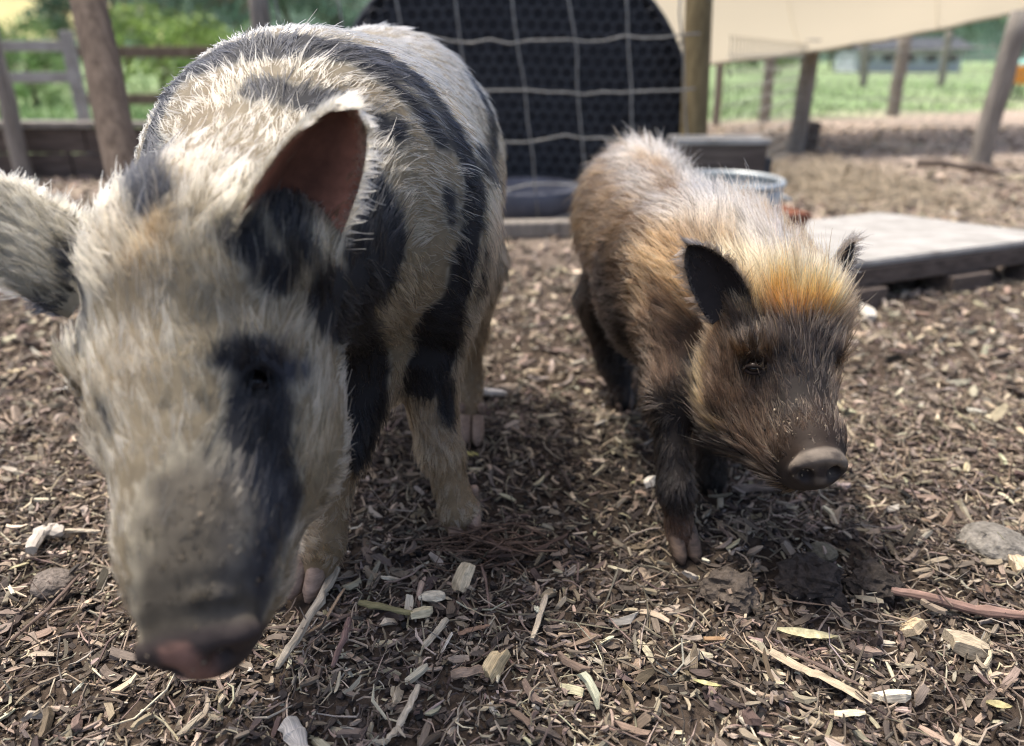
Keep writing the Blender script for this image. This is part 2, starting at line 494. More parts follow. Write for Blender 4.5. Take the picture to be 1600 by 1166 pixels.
def tree(name, cat, label, x, y, h, rad, leaf, n, color, seed, trunk_frac=0.3, group=None):
    rng = np.random.default_rng(seed)
    z0 = float(ground_h([x], [y])[0])
    root = empty(name, (x, y, z0)); tag(root, label, cat, group)
    th = h * trunk_frac
    tp = [(x, y, z0 - 0.05)]
    for k in range(1, 5): tp.append((x + rng.normal(0, 0.03) * h, y + rng.normal(0, 0.03) * h, z0 + h * 0.17 * k))
    tr = h * 0.022 + 0.01
    tube('trunk', tp, [tr * 1.3, tr, tr * 0.8, tr * 0.6, tr * 0.3], bark_mat, root, 8, 0.06, seed)
    # clumps through the crown
    m = max(7, int(n / 90))
    cl = rng.normal(0, 1, (m, 3)); cl = norm(cl) * (rng.random((m, 1)) ** 0.4)
    cl = cl * np.array([rad, rad, (h - th) * 0.52]) + np.array([x, y, z0 + th + (h - th) * 0.48])
    vs, qs = [], []
    for k in range(0, m, 2):
        v, q, t, g = tube_data([tp[2 + k % 3], (np.array(tp[2 + k % 3]) + cl[k]) / 2 + rng.normal(0, 0.03, 3) * h, cl[k]], [tr * 0.5, tr * 0.3, tr * 0.1], 5, cap=False)
        qs.append(q + sum(map(len, vs))); vs.append(v)
    o = link('limbs', np_mesh('limbs', np.concatenate(vs), np.concatenate(qs), True), bark_mat); child_of(o, root); o['kind'] = 'stuff'
    per = n // m
    c = np.repeat(cl, per, 0); N_ = len(c)
    cr = rad * 0.34
    d = rng.normal(0, 1, (N_, 3)); d = norm(d) * (rng.random((N_, 1)) ** 0.5) * cr
    c = c + d * np.array([1, 1, 0.8]); c[:, 2] = np.maximum(c[:, 2], z0 + 0.06)
    nrm = norm(d + rng.normal(0, 0.5, (N_, 3)) * cr + np.array([0, 0, 0.3 * cr]))
    s = norm(np.cross(nrm, rng.normal(0, 1, (N_, 3)))); t = np.cross(nrm, s)
    L = (leaf * rng.uniform(0.6, 1.4, N_))[:, None]
    V = np.stack([c - s * L * 0.5, c + t * L * 0.32, c + s * L * 0.5, c - t * L * 0.32], 1).reshape(-1, 3)
    Q = np.arange(4 * N_).reshape(-1, 4)
    tone = 1 + 0.22 * rng.standard_normal((m, 1))
    col = np.array(color) * np.repeat(tone, per, 0) * (1 + 0.25 * rng.standard_normal((N_, 1)))
    o = link('crown', np_mesh('crown', V, Q, False, np.repeat(np.clip(col, 0.006, 0.5), 4, 0)), leaf_mat); child_of(o, root)
    return root

LG, MG, DG, TG = (0.24, 0.34, 0.10), (0.15, 0.24, 0.09), (0.075, 0.13, 0.08), (0.10, 0.165, 0.13)
def at_px(px, Y):
    return (px - 800.0) / FPX * (Y * CP + 0.2)
for px, Y, h, rad, leaf, n, col, lab, kind in (
    (265, 13.0, 1.45, 1.05, 0.09, 2600, LG, 'bright yellow green bush behind the brown post and the spotted pig', 'bush'),
    (345, 14.5, 1.15, 1.00, 0.09, 2200, MG, 'mid green bush just left of the spotted pig back', 'bush'),
    (55, 11.0, 0.85, 0.70, 0.07, 1500, MG, 'low green bush behind the grey hurdle gate', 'bush'),
    (118, 12.5, 0.90, 0.60, 0.07, 1200, MG, 'small green bush beside the brown post', 'bush'),
    (20, 26.0, 1.9, 1.5, 0.14, 1500, MG, 'rounded green bush at the left edge below the yellow field', 'bush'),
    (112, 30.0, 3.0, 1.5, 0.16, 1900, DG, 'dark narrow tree between the yellow field and the brown post', 'tree'),
    (200, 32.0, 4.6, 2.2, 0.18, 2600, TG, 'tall blue green tree right of the brown post', 'tree'),
    (285, 36.0, 5.6, 2.6, 0.2, 2600, DG, 'tall dark tree behind the yellow green bush', 'tree'),
    (375, 34.0, 5.2, 2.4, 0.2, 2600, TG, 'tall blue green tree above the shoulders of the spotted pig', 'tree'),
    (450, 38.0, 5.8, 2.7, 0.2, 2600, DG, 'tall dark tree above the back of the spotted pig', 'tree'),
    (535, 36.0, 5.4, 2.6, 0.2, 2600, TG, 'tall tree against the left side of the black hut', 'tree'),
    (1140, 30.0, 2.2, 1.5, 0.15, 1500, MG, 'green bush right of the olive post under the cream sail', 'bush'),
    (1215, 33.0, 2.6, 1.5, 0.15, 1500, LG, 'light green bush between two grey posts under the sail', 'bush'),
    (1300, 44.0, 3.2, 2.2, 0.18, 1900, DG, 'dark hedge tree left of the long shed', 'tree'),
    (1390, 52.0, 3.6, 2.6, 0.2, 1900, TG, 'blue green tree behind the long shed', 'tree'),
    (1475, 54.0, 4.0, 2.6, 0.2, 1900, DG, 'dark tree behind the right end of the long shed', 'tree'),
    (1570, 46.0, 4.4, 2.6, 0.2, 2200, TG, 'tall dark blue green tree above the orange tub', 'tree'),
    (1660, 48.0, 4.8, 2.8, 0.2, 2200, DG, 'tall tree cut by the right edge of the picture', 'tree')):
    tree('bush' if kind == 'bush' else 'tree', kind, lab, at_px(px, Y), Y, h, rad, leaf, n, col, int(px * 7 + Y), trunk_frac=0.12 if kind == 'bush' else 0.25)

# ------------------------------------------------------------------ long shed and orange tub far right
pale_mat = noisy_mat('pale_board', (0.38, 0.42, 0.48), (0.55, 0.58, 0.62), scale=3, rough=0.7, stretch=(4, 1, 0.4))
roof_mat = noisy_mat('dark_roofing', (0.035, 0.04, 0.045), (0.09, 0.10, 0.11), scale=4, rough=0.7, stretch=(6, 1, 1))
dark_mat = noisy_mat('dark_opening', (0.01, 0.01, 0.012), (0.03, 0.03, 0.03), scale=4, rough=0.9)
def build_shed():
    Y = 37.0
    x0, x1 = at_px(1335, Y), at_px(1500, Y)
    root = empty('shed', ((x0 + x1) / 2, Y, 0)); tag(root, 'long low pale blue grey shed with a dark roof across the pasture', 'shed')
    box('wall', ((x0 + x1) / 2, Y + 1.2, 0.45), (x1 - x0, 2.4, 0.9), pale_mat, root, bevel=0.01)
    n = 5
    for k in range(n):
        xx = x0 + (x1 - x0) * (k + 0.5) / n
        f = box('window', (xx, Y - 0.02, 0.60), (0.6, 0.05, 0.36), pale_mat, root, bevel=0.008)
        p = box('pane', (xx, Y - 0.048, 0.60), (0.50, 0.012, 0.27), dark_mat, None, bevel=0.0)
        p.parent = f
    v = [(x0 - 0.3, Y - 0.5, 0.92), (x1 + 0.3, Y - 0.5, 0.92), (x1 + 0.3, Y + 1.2, 1.42), (x0 - 0.3, Y + 1.2, 1.42), (x0 - 0.3, Y + 2.9, 0.92), (x1 + 0.3, Y + 2.9, 0.92)]
    v += [(a, b, c + 0.07) for a, b, c in v]
    q = [(0, 3, 2, 1), (3, 4, 5, 2), (6, 7, 8, 9), (9, 8, 11, 10), (0, 1, 7, 6), (4, 10, 11, 5)]
    q2 = [(0, 6, 9, 3), (3, 9, 10, 4), (1, 2, 8, 7), (2, 5, 11, 8)]
    o = link('roof', np_mesh('roof', v, np.array(q + q2)), roof_mat); child_of(o, root)
build_shed()

def lathe(name, prof, mat, parent=None, seg=28, c=(0, 0, 0), smooth=True):
    vs = []; q = []
    for r, z in prof:
        for k in range(seg):
            a = 2 * math.pi * k / seg
            vs.append((c[0] + r * math.cos(a), c[1] + r * math.sin(a), c[2] + z))
    for i in range(len(prof) - 1):
        for k in range(seg):
            d = (k + 1) % seg
            q.append((i * seg + k, i * seg + d, (i + 1) * seg + d, (i + 1) * seg + k))
    o = link(name, np_mesh(name, vs, np.array(q), smooth), mat)
    if parent is not None: child_of(o, parent)
    return o

orange_mat = noisy_mat('orange_plastic', (0.62, 0.20, 0.03), (0.80, 0.30, 0.05), scale=5, rough=0.45, bump=0.05)
teal_mat = noisy_mat('green_lid', (0.20, 0.45, 0.38), (0.30, 0.55, 0.46), scale=5, rough=0.5)
steel_mat = noisy_mat('galvanised_steel', (0.32, 0.35, 0.36), (0.50, 0.54, 0.55), scale=14, rough=0.42, metallic=0.55, bump=0.1, detail=3)
def build_orange():
    g = G(1588, 152); c = (g.x, g.y, 0.0)
    root = empty('feed_tub', c); tag(root, 'orange plastic tub with a pale green lid behind the rightmost post', 'tub')
    s = depth_of((g.x, g.y, 0.3)) / FPX
    w = 30 * s
    lathe('tub_wall', [(0.001, 20 * s), (w * 0.8, 20 * s), (w * 0.95, 24 * s), (w, 42 * s), (w * 1.06, 44 * s), (w * 1.06, 46 * s), (w * 0.96, 46 * s)], orange_mat, root, c=c)
    lathe('lid', [(w * 0.5, 46 * s), (w * 0.5, 50 * s), (w * 0.30, 54 * s), (0.001, 55 * s)], teal_mat, root, c=c)
    for k in range(4):
        a = math.pi / 4 + k * math.pi / 2
        tube('leg', [(c[0] + math.cos(a) * w * 0.7, c[1] + math.sin(a) * w * 0.7, -0.02), (c[0] + math.cos(a) * w * 0.62, c[1] + math.sin(a) * w * 0.62, 21 * s)], 2.2 * s, roof_mat, root, 8)
build_orange()

# ------------------------------------------------------------------ timber
post_mat = noisy_mat('grey_post_wood', (0.13, 0.115, 0.095), (0.33, 0.30, 0.26), scale=18, rough=0.9, stretch=(3, 3, 0.35), bump=0.9, bump_dist=0.006)
olive_mat = noisy_mat('treated_post_wood', (0.085, 0.065, 0.030), (0.21, 0.165, 0.085), scale=16, rough=0.85, stretch=(3, 3, 0.3), bump=0.8, bump_dist=0.005)
brown_mat = noisy_mat('brown_pole_wood', (0.085, 0.060, 0.043), (0.23, 0.175, 0.13), scale=14, rough=0.85, stretch=(3, 3, 0.3), bump=0.8, bump_dist=0.006)
board_mat = noisy_mat('old_board', (0.055, 0.043, 0.036), (0.15, 0.12, 0.10), scale=14, rough=0.9, stretch=(0.4, 3, 4), bump=0.8, bump_dist=0.005)
pallet_mat = noisy_mat('weathered_board', (0.22, 0.21, 0.19), (0.42, 0.41, 0.385), scale=9, rough=0.85, stretch=(1.0, 2.5, 2), bump=0.5, bump_dist=0.003)
wire_mat = noisy_mat('fence_wire', (0.16, 0.16, 0.15), (0.32, 0.32, 0.30), scale=40, rough=0.5, bump=0.1, metallic=0.2)

def post_obj(name, base, top, r, mat, parent=None, seed=0):
    base, top = np.array(base, float), np.array(top, float)
    pts = [base + (top - base) * t for t in np.linspace(0, 1, 9)]
    rg = np.random.default_rng(seed)
    for i in range(1, 8): pts[i] = pts[i] + rg.normal(0, r * 0.05, 3)
    return tube(name, pts, [r * 1.04 - 0.08 * r * t for t in np.linspace(0, 1, 9)], mat, parent, 14, 0.02, seed)

def sunk(px, py, d=0.25):
    g = G(px, py); return np.array([g.x, g.y, -d])

# brown round pole on the left
p = post_obj('wooden_post', np.array([*G(236, 480)[:2], -0.2]), W(128, -60, 2.12), 0.050, brown_mat, None, 1)
tag(p, 'thick brown round pole rising behind the left side of the spotted pig', 'post')
# olive square-ish post in the middle
p = post_obj('wooden_post', np.array([*G(1084, 342)[:2], -0.2]), W(1094, -60, 2.95), 0.056, olive_mat, None, 2)
tag(p, 'olive brown timber post between the black hut and the cream sail', 'post')

# low retaining boards at the left
def build_retaining():
    root = empty('retaining_wall', (-2.6, 4.25, 0)); tag(root, 'low dark retaining wall of stacked boards at the left edge', 'retaining wall')
    for k, (z, hgt) in enumerate(((0.03, 0.13), (0.165, 0.13))):
        for j in range(2):
            box('board', (-3.35 + j * 1.82 + 0.1 * k, 4.25 + 0.006 * k, z + hgt / 2 - 0.03), (1.81, 0.05, hgt), board_mat, root, bevel=0.008)
    box('cap_board', (-2.5, 4.25, 0.287), (3.6, 0.10, 0.026), post_mat, root, bevel=0.005)
    for x in (-3.6, -1.75): box('stake', (x, 4.315, 0.06), (0.06, 0.06, 0.44), post_mat, root, bevel=0.006)
build_retaining()
p = post_obj('fence_post', (-2.66, 4.13, -0.2), (-2.67, 4.16, 1.02), 0.042, post_mat, None, 3)
tag(p, 'slim grey post standing before the retaining boards at the left edge', 'post')

def build_hurdle():
    root = empty('hurdle_gate', (-3.7, 5.25, 0)); tag(root, 'weathered grey hurdle gate with level rails behind the retaining boards', 'gate')
    for z in (0.20, 0.50, 0.69): box('rail', (-3.9, 5.25, z), (2.0, 0.04, 0.065), pallet_mat, root, bevel=0.006)
    for x in (-2.88, -4.92): box('stile', (x, 5.25, 0.38), (0.07, 0.06, 0.80), pallet_mat, root, bevel=0.008)
    box('brace', (-4.35, 5.215, 0.36), (0.06, 0.02, 0.72), pallet_mat, root, bevel=0.004)
build_hurdle()
def build_rail_fence():
    root = empty('rail_fence', (-2.1, 6.2, 0)); tag(root, 'brown rail fence behind the brown pole and the spotted pig', 'fence')
    for z in (0.32, 0.66): box('rail', (-1.9, 6.2, z), (2.9, 0.045, 0.08), brown_mat, root, bevel=0.008)
    for k, x in enumerate((-3.2, -2.0, -0.7)): post_obj('post', (x, 6.27, -0.2), (x, 6.27, 0.82), 0.045, brown_mat, root, 30 + k)
build_rail_fence()

# ------------------------------------------------------------------ black arched hut with netting
hut_mat = noisy_mat('black_sheet', (0.015, 0.017, 0.022), (0.036, 0.040, 0.048), scale=7, rough=0.55, bump=0.2)
net_mat = noisy_mat('black_netting', (0.030, 0.034, 0.042), (0.065, 0.072, 0.084), scale=12, rough=0.6)
def build_hut():
    cx, y0, y1, hw, H = 0.0, 3.42, 4.7, 0.80, 1.0
    root = empty('animal_hut', (cx, 4.0, 0)); tag(root, 'black arched hut covered with dark hexagon netting behind the wire fence', 'hut')
    a = np.linspace(0, np.pi, 33)
    px_ = cx + hw * np.sign(np.cos(a)) * np.abs(np.cos(a)) ** 0.70; pz = H * np.abs(np.sin(a)) ** 0.75
    n = len(a)
    V = []; Q = []
    for k, y in enumerate(np.linspace(y0, y1, 6)):
        V += [(x, y, z) for x, z in zip(px_, pz)]
        if k: Q += [((k - 1) * n + i, (k - 1) * n + i + 1, k * n + i + 1, k * n + i) for i in range(n - 1)]
    o = link('roof', np_mesh('roof', V, np.array(Q), True), hut_mat); child_of(o, root)
    for nm, y in (('front_panel', y0 + 0.03), ('back_panel', y1 - 0.03)):
        V = [(cx + (x - cx) * 0.99, y, z * 0.99) for x, z in zip(px_, pz)] + [(cx, y, 0.3)]
        t = [(i, i + 1, n) for i in range(n - 1)] + [(n - 1, 0, n)]
        o = link(nm, np_mesh(nm, V, np.array(t)), hut_mat); child_of(o, root)
    tube('arch_rim', [(x, y0, z) for x, z in zip(px_, pz)], 0.016, hut_mat, root, 8)
    # hexagon netting stretched over the front
    s = 0.030; vs = []; qs = []; off = 0
    yy = y0 - 0.022
    inside = lambda x, z: z > 0.02 and z < H * max(0.0, 1 - (min(abs(x - cx) / hw, 1.0)) ** (1 / 0.70 * 2)) ** (0.75 / 2) - 0.012
    dx, dz = math.sqrt(3) * s, 1.5 * s
    for r in range(int(H / dz) + 2):
        for c in range(int(2 * hw / dx) + 2):
            x = cx - hw + c * dx + (r % 2) * dx / 2; z = 0.02 + r * dz
            P = [(x + 0.006 * math.sin(7 * z + 3 * x) + s * math.sin(math.radians(60 * k)), z + 0.007 * math.sin(6 * x + 2) + s * math.cos(math.radians(60 * k))) for k in range(6)]
            for k in (0, 1, 2):
                A, B = P[k], P[k + 1]
                if inside(*A) and inside(*B):
                    v, q, t, g = tube_data([(A[0], yy, A[1]), (B[0], yy, B[1])], 0.0046, 4, cap=False)
                    vs.append(v); qs.append(q + off); off += len(v)
    o = link('netting', np_mesh('netting', np.concatenate(vs), np.concatenate(qs), True), net_mat); child_of(o, root); o['kind'] = 'stuff'
build_hut()

# ------------------------------------------------------------------ stock fence before the hut
def build_stock_fence():
    P0, P1 = np.array([-0.86, 2.853]), np.array([0.70, 3.03])
    root = empty('wire_fence', (-0.4, 2.9, 0)); tag(root, 'grey wire stock fence in front of the black hut', 'fence')
    rg = np.random.default_rng(4)
    for z in (0.03, 0.15, 0.32, 0.50, 0.68, 0.86):
        pts = []
        for t in np.linspace(0, 1, 23):
            p = P0 + (P1 - P0) * t
            pts.append((p[0], p[1] + rg.normal(0, 0.004), z + rg.normal(0, 0.006) + 0.012 * math.sin(t * 9 + z * 7) + 0.03 * (t - 0.6)))
        tube('line_wire', pts, 0.0042, wire_mat, root, 6)
    for k, x in enumerate(np.arange(-0.80, 0.70, 0.205)):
        t = (x - P0[0]) / (P1[0] - P0[0]); y = P0[1] + (P1[1] - P0[1]) * t - 0.008
        pts = [(x + 0.05 - 0.13 * (z - 0.3) + rg.normal(0, 0.004), y + rg.normal(0, 0.003), z) for z in np.linspace(0.02, 0.90, 8)]
        tube('stay_wire', pts, 0.0040, wire_mat, root, 6)
    for k, x in enumerate((-0.88,)):
        post_obj('post', (x, 2.86, -0.2), (x, 2.86, 0.90), 0.035, post_mat, root, 40)
build_stock_fence()
o = box('timber_board', (0.0, 2.76, 0.03), (1.25, 0.08, 0.06), post_mat, None, Matrix.Rotation(0.10, 3, 'Z'), 0.01)
tag(o, 'grey timber lying along the foot of the wire fence', 'timber')
# slate coloured dish on the ground behind the wires
dish_mat = noisy_mat('slate_rubber', (0.06, 0.065, 0.085), (0.12, 0.13, 0.16), scale=9, rough=0.6)
o = lathe('feed_bowl', [(0.001, 0.012), (0.13, 0.012), (0.165, 0.03), (0.20, 0.115), (0.215, 0.125), (0.225, 0.115), (0.19, 0.0), (0.001, 0.0)], dish_mat, c=(0.07, 3.16, 0.006))
tag(o, 'slate grey rubber bowl on the ground between the wire fence and the black hut', 'bowl')

# ------------------------------------------------------------------ cream shade sail
sail_mat, _nt, _b = new_mat('sail_cloth')
_b.inputs['Base Color'].default_value = (0.55, 0.50, 0.385, 1); _b.inputs['Roughness'].default_value = 0.9; _b.inputs['Specular IOR Level'].default_value = 0.1
_tr = N(_nt, 'ShaderNodeBsdfTranslucent'); _tr.inputs['Color'].default_value = (0.52, 0.465, 0.345, 1)
_mx = N(_nt, 'ShaderNodeMixShader'); _mx.inputs[0].default_value = 0.48
_wv = N(_nt, 'ShaderNodeTexNoise'); _wv.inputs['Scale'].default_value = 900
_bp = N(_nt, 'ShaderNodeBump'); _bp.inputs['Strength'].default_value = 0.3; _bp.inputs['Distance'].default_value = 0.001
_nt.links.new(_wv.outputs['Fac'], _bp.inputs['Height']); _nt.links.new(_bp.outputs['Normal'], _b.inputs['Normal'])
_nt.links.new(_b.outputs[0], _mx.inputs[1]); _nt.links.new(_tr.outputs[0], _mx.inputs[2])
_nt.links.new(_mx.outputs[0], _nt.nodes['Material Output'].inputs['Surface'])
def build_sail():
    A, B, C, D = (np.array(W(*p)) for p in ((1046, 108, 4.5), (1650, 4, 5.0), (960, -45, 5.9), (1700, -260, 6.8)))
    nu, nv = 41, 25
    us, vs_ = np.linspace(0, 1, nu), np.linspace(0, 1, nv)
    V = []
    for v in vs_:
        for u in us:
            p = (A * (1 - u) + B * u) * (1 - v) + (C * (1 - u) + D * u) * v
            sag = 0.20 * math.sin(math.pi * u) * math.sin(math.pi * v) - 0.045 * math.sin(math.pi * u) ** 1.2 * (1 - v) ** 2 * -1
            fold = 0.010 * math.sin(u * 17 + v * 6) * math.sin(math.pi * v) + 0.003 * math.sin(u * 41 + 1.5) * (1 - v) ** 3
            V.append(p + np.array([0, 0, -sag + fold]))
    V = np.array(V); n0 = len(V)
    V = np.concatenate([V, V - np.array([0, 0, 0.004])])
    Q = []
    for i in range(nv - 1):
        for j in range(nu - 1):
            a = i * nu + j
            Q.append((a, a + 1, a + nu + 1, a + nu)); Q.append((n0 + a, n0 + a + nu, n0 + a + nu + 1, n0 + a + 1))
    root = empty('shade_sail', A.tolist()); tag(root, 'cream shade sail stretched low across the top right', 'shade sail')
    o = link('cloth', np_mesh('cloth', V, np.array(Q), True), sail_mat); child_of(o, root)
    hem = [V[j] + np.array([0, 0, -0.002]) for j in range(nu)]
    tube('hem', hem, 0.012, sail_mat, root, 6)
    for j in (13, 27): tube('seam', [V[i * nu + j] + np.array([0, 0, 0.003]) for i in range(nv)], 0.007, sail_mat, root, 6)
    for j in range(2, nu, 4): tube('lacing', [V[j] + np.array([-0.02, -0.012, -0.012]), V[j] + np.array([0.0, -0.016, 0.006]), V[j] + np.array([0.02, -0.012, -0.012])], 0.004, wire_mat, root, 5)
    tube('rope', [A, A + np.array([-0.10, -0.7, 0.12]), np.array([*G(1084, 342)[:2], 0.86])], 0.006, wire_mat, root, 6)
    return D
sailD = build_sail()

# ------------------------------------------------------------------ pens to the right
def pen_fence(label, posts, wires, r_w=0.0028, group=None, net=None):
    """posts: (base px, base py, top px, top py, width px)"""
    b0 = G(posts[0][0], posts[0][1])
    root = empty('wire_fence', (b0.x, b0.y, 0)); tag(root, label, 'fence', group)
    tops = []
    for k, (bx, by, tx, ty, w, hh) in enumerate(posts):
        g = G(bx, by); z = depth_of((g.x, g.y, 0.0))
        # lean taken from the picture, height from the ground up
        t = W(tx, ty, z * 0.985)
        d = np.array([t.x - g.x, 0.0, t.z]); d = d / d[2]
        base = np.array([g.x, g.y, 0.0]) - d * 0.2
        top = np.array([g.x, g.y, 0.0]) + d * hh
        post_obj('post', base, top, w * z / FPX / 2, post_mat, root, int(bx))
        tops.append((np.array([g.x, g.y, 0.0]), d))
    rg = np.random.default_rng(int(posts[0][0]))
    for z in wires:
        for (p, d), (p2, d2) in zip(tops[:-1], tops[1:]):
            a, b = p + d * z, p2 + d2 * z
            pts = [a + (b - a) * t + np.array([0, 0, -0.02 * math.sin(math.pi * t) + rg.normal(0, 0.003)]) for t in np.linspace(0, 1, 9)]
            tube('line_wire', pts, r_w, wire_mat, root, 5)
    if net:
        vs, qs, off = [], [], 0
        for (p, d), (p2, d2) in zip(net + tops[:1], tops[:1] + tops[1:2]):
            L = np.linalg.norm((p2 - p)[:2]); s = 0.042; dx, dz = math.sqrt(3) * s, 1.5 * s
            at = lambda x, z: (p + d * z) * (1 - x / L) + (p2 + d2 * z) * (x / L) + np.array([0, -0.01, 0])
            for r in range(int(0.70 / dz)):
                for c in range(int(L / dx)):
                    x = c * dx + (r % 2) * dx / 2; z = 0.03 + r * dz
                    P = [(x + s * math.sin(math.radians(60 * k)), z + s * math.cos(math.radians(60 * k))) for k in range(4)]
                    for k in (0, 1, 2):
                        v, q, t, g = tube_data([at(*P[k]), at(*P[k + 1])], 0.0019, 3, cap=False)
                        vs.append(v); qs.append(q + off); off += len(v)
        o = link('netting', np_mesh('netting', np.concatenate(vs), np.concatenate(qs), False), wire_mat); child_of(o, root); o['kind'] = 'stuff'
    return root
pen_fence('near wire fence with two stout grey posts right of the olive post', ((1243, 240, 1251, 75, 25, 0.73), (1524, 265, 1546, 45, 30, 0.86), (1830, 285, 1880, 60, 30, 1.0)), (0.12, 0.26, 0.40, 0.54, 0.68), net=[(np.array([*G(1084, 342)[:2], 0.0]) + np.array([0.09, 0.08, 0.0]), np.array([0.0, 0.0, 1.0]))])
pen_fence('second wire fence on slim grey posts at the edge of the pasture', ((1118, 196, 1120, 90, 14, 0.75), (1194, 192, 1197, 90, 17, 0.75), (1394, 183, 1400, 65, 19, 0.85), (1620, 178, 1650, 50, 19, 1.1)), (0.2, 0.4, 0.65))
pen_fence('far wire fence on thin posts out in the pasture', ((1270, 139, 1272, 100, 9, 1.1), (1348, 137, 1352, 95, 12, 1.1), (1470, 134, 1478, 90, 11, 1.2), (1600, 131, 1612, 80, 11, 1.2)), (0.3, 0.7, 1.1), 0.003)

# branches lying at the foot of the stout post
for k, (a, b, r, lab) in enumerate((((1432, 262), (1520, 272), 0.030, 'dark broken branch lying left of the stout post foot'), ((1512, 268), (1562, 279), 0.028, 'short dark branch lying right of the stout post foot'))):
    A, B = np.array(G(*a)), np.array(G(*b)); m = (A + B) / 2 + np.array([0, 0.04, 0.02])
    o = tube('branch', [A + [0, 0, 0.025], m + [0, 0, 0.02], B + [0, 0, 0.025]], [r, r * 0.9, r * 0.5], board_mat, None, 9, 0.08, k + 5); tag(o, lab, 'branch')
o = box('timber_block', (G(1258, 240).x + 0.04, G(1258, 240).y + 0.16, 0.09), (0.16, 0.12, 0.22), board_mat, None, Matrix.Rotation(0.3, 3, 'Z'), 0.01)
tag(o, 'dark timber block standing at the foot of the first grey post', 'block')

# straw spread before the pens
def build_straw():
    rng = np.random.default_rng(8); n = 2200
    A = np.array([[G(1235, 300).x, G(1235, 300).y], [G(1430, 295).x, G(1430, 295).y]])
    t = rng.random(n); c = A[0] + (A[1] - A[0]) * t[:, None]
    xy = c + np.stack([rng.normal(0, 0.10, n), rng.normal(0.15, 0.42, n)], 1)
    L = rng.uniform(0.05, 0.16, n); a = rng.uniform(0, 6.28, n); w = 0.003
    z = ground_h(xy[:, 0], xy[:, 1]) + 0.005 + 0.05 * rng.random(n) ** 2
    d = np.stack([np.cos(a) * L / 2, np.sin(a) * L / 2, rng.normal(0, 0.2, n) * L], 1); s = np.stack([-np.sin(a) * w, np.cos(a) * w, np.zeros(n)], 1)
    P = np.stack([xy[:, 0], xy[:, 1], z], 1); up = np.array([0, 0, w * 1.3])
    V = np.stack([P - d - s, P - d + s, P - d + up, P + d - s, P + d + s, P + d + up], 1).reshape(-1, 3)
    b = np.arange(n)[:, None] * 6
    Q = np.concatenate([b + np.array([0, 1, 4, 3]), b + np.array([1, 2, 5, 4]), b + np.array([2, 0, 3, 5])])
    col = np.array([0.30, 0.25, 0.18]) * (1 + 0.25 * rng.standard_normal((n, 1)))
    o = link('straw', np_mesh('straw', V, Q, False, np.repeat(np.clip(col, 0.05, 0.8), 6, 0)), attr_mat('straw_stem', scale=30, amount=0.2, bump=0))
    tag(o, label='scattered yellowish straw on the ground behind the grey platform', kind='stuff')
build_straw()

# ------------------------------------------------------------------ trough, tub, brick, platform
def build_trough():
    cx, cy = 0.79, 2.95
    root = empty('wooden_trough', (cx, cy, 0)); tag(root, 'dark wooden box trough with a pale top edge behind the round steel tub', 'trough')
    box('front_board', (cx, cy - 0.055, 0.165), (0.34, 0.022, 0.31), board_mat, root)
    box('back_board', (cx, cy + 0.055, 0.165), (0.34, 0.022, 0.31), board_mat, root)
    for s in (-1, 1): box('end_board', (cx + s * 0.159, cy, 0.163), (0.022, 0.086, 0.30), board_mat, root)
    box('floor_board', (cx, cy, 0.10), (0.294, 0.086, 0.02), board_mat, root)
    box('top_rail', (cx, cy - 0.056, 0.331), (0.36, 0.034, 0.022), pallet_mat, root); box('top_rail', (cx, cy + 0.056, 0.331), (0.36, 0.034, 0.022), pallet_mat, root)
    box('bracket', (cx + 0.185, cy - 0.02, 0.235), (0.028, 0.06, 0.07), roof_mat, root, bevel=0.006)
    c = (0.745, 2.66, 0.0)
    r2 = empty('steel_tub', c); tag(r2, 'round galvanised steel tub with a pale rolled rim beside the small pig', 'tub')
    R = 0.205
    lathe('tub_wall', [(0.001, 0.02), (R * 0.86, 0.02), (R * 0.90, 0.06), (R * 0.985, 0.215), (R * 0.965, 0.215), (R * 0.88, 0.07), (R * 0.84, 0.035), (0.001, 0.035)], steel_mat, r2, 40, c)
    lathe('rim', [(R * 0.97 + 0.012 * math.cos(a), 0.222 + 0.012 * math.sin(a)) for a in np.linspace(0, 2 * np.pi, 9)], steel_mat, r2, 40, c)
    for s in (-1, 1): tube('handle', [(c[0] + s * R * 0.98, c[1] - 0.05, 0.17), (c[0] + s * (R + 0.03), c[1] - 0.03, 0.16), (c[0] + s * (R + 0.03), c[1] + 0.03, 0.16), (c[0] + s * R * 0.98, c[1] + 0.05, 0.17)], 0.006, steel_mat, r2, 7)
build_trough()
o = box('timber_block', (1.02, 3.42, 0.15), (0.14, 0.10, 0.32), board_mat, None, Matrix.Rotation(0.1, 3, 'Z'), 0.012); tag(o, 'dark timber block just right of the olive post', 'block')
brick_mat = noisy_mat('red_brick', (0.13, 0.05, 0.032), (0.26, 0.105, 0.065), scale=45, rough=0.9, bump=0.8, bump_dist=0.003)
def build_brick():
    g = G(1234, 368)
    bm = box_arrays((0, 0, 0), (0.11, 0.20, 0.075), None, 0.006)
    for f_ in list(bm.faces):
        if f_.normal.z > 0.99 and f_.calc_area() > 0.01:
            r = bmesh.ops.inset_region(bm, faces=[f_], thickness=0.022)
            bmesh.ops.translate(bm, vec=(0, 0, -0.016), verts=f_.verts)
    bmesh.ops.rotate(bm, cent=(0, 0, 0), matrix=Matrix.Rotation(0.25, 3, 'Z'), verts=bm.verts)
    bmesh.ops.translate(bm, vec=(g.x, g.y + 0.1, 0.043), verts=bm.verts)
    o = bm_obj('brick', bm, brick_mat); tag(o, 'reddish brown brick lying against the back of the grey platform', 'brick')
build_brick()

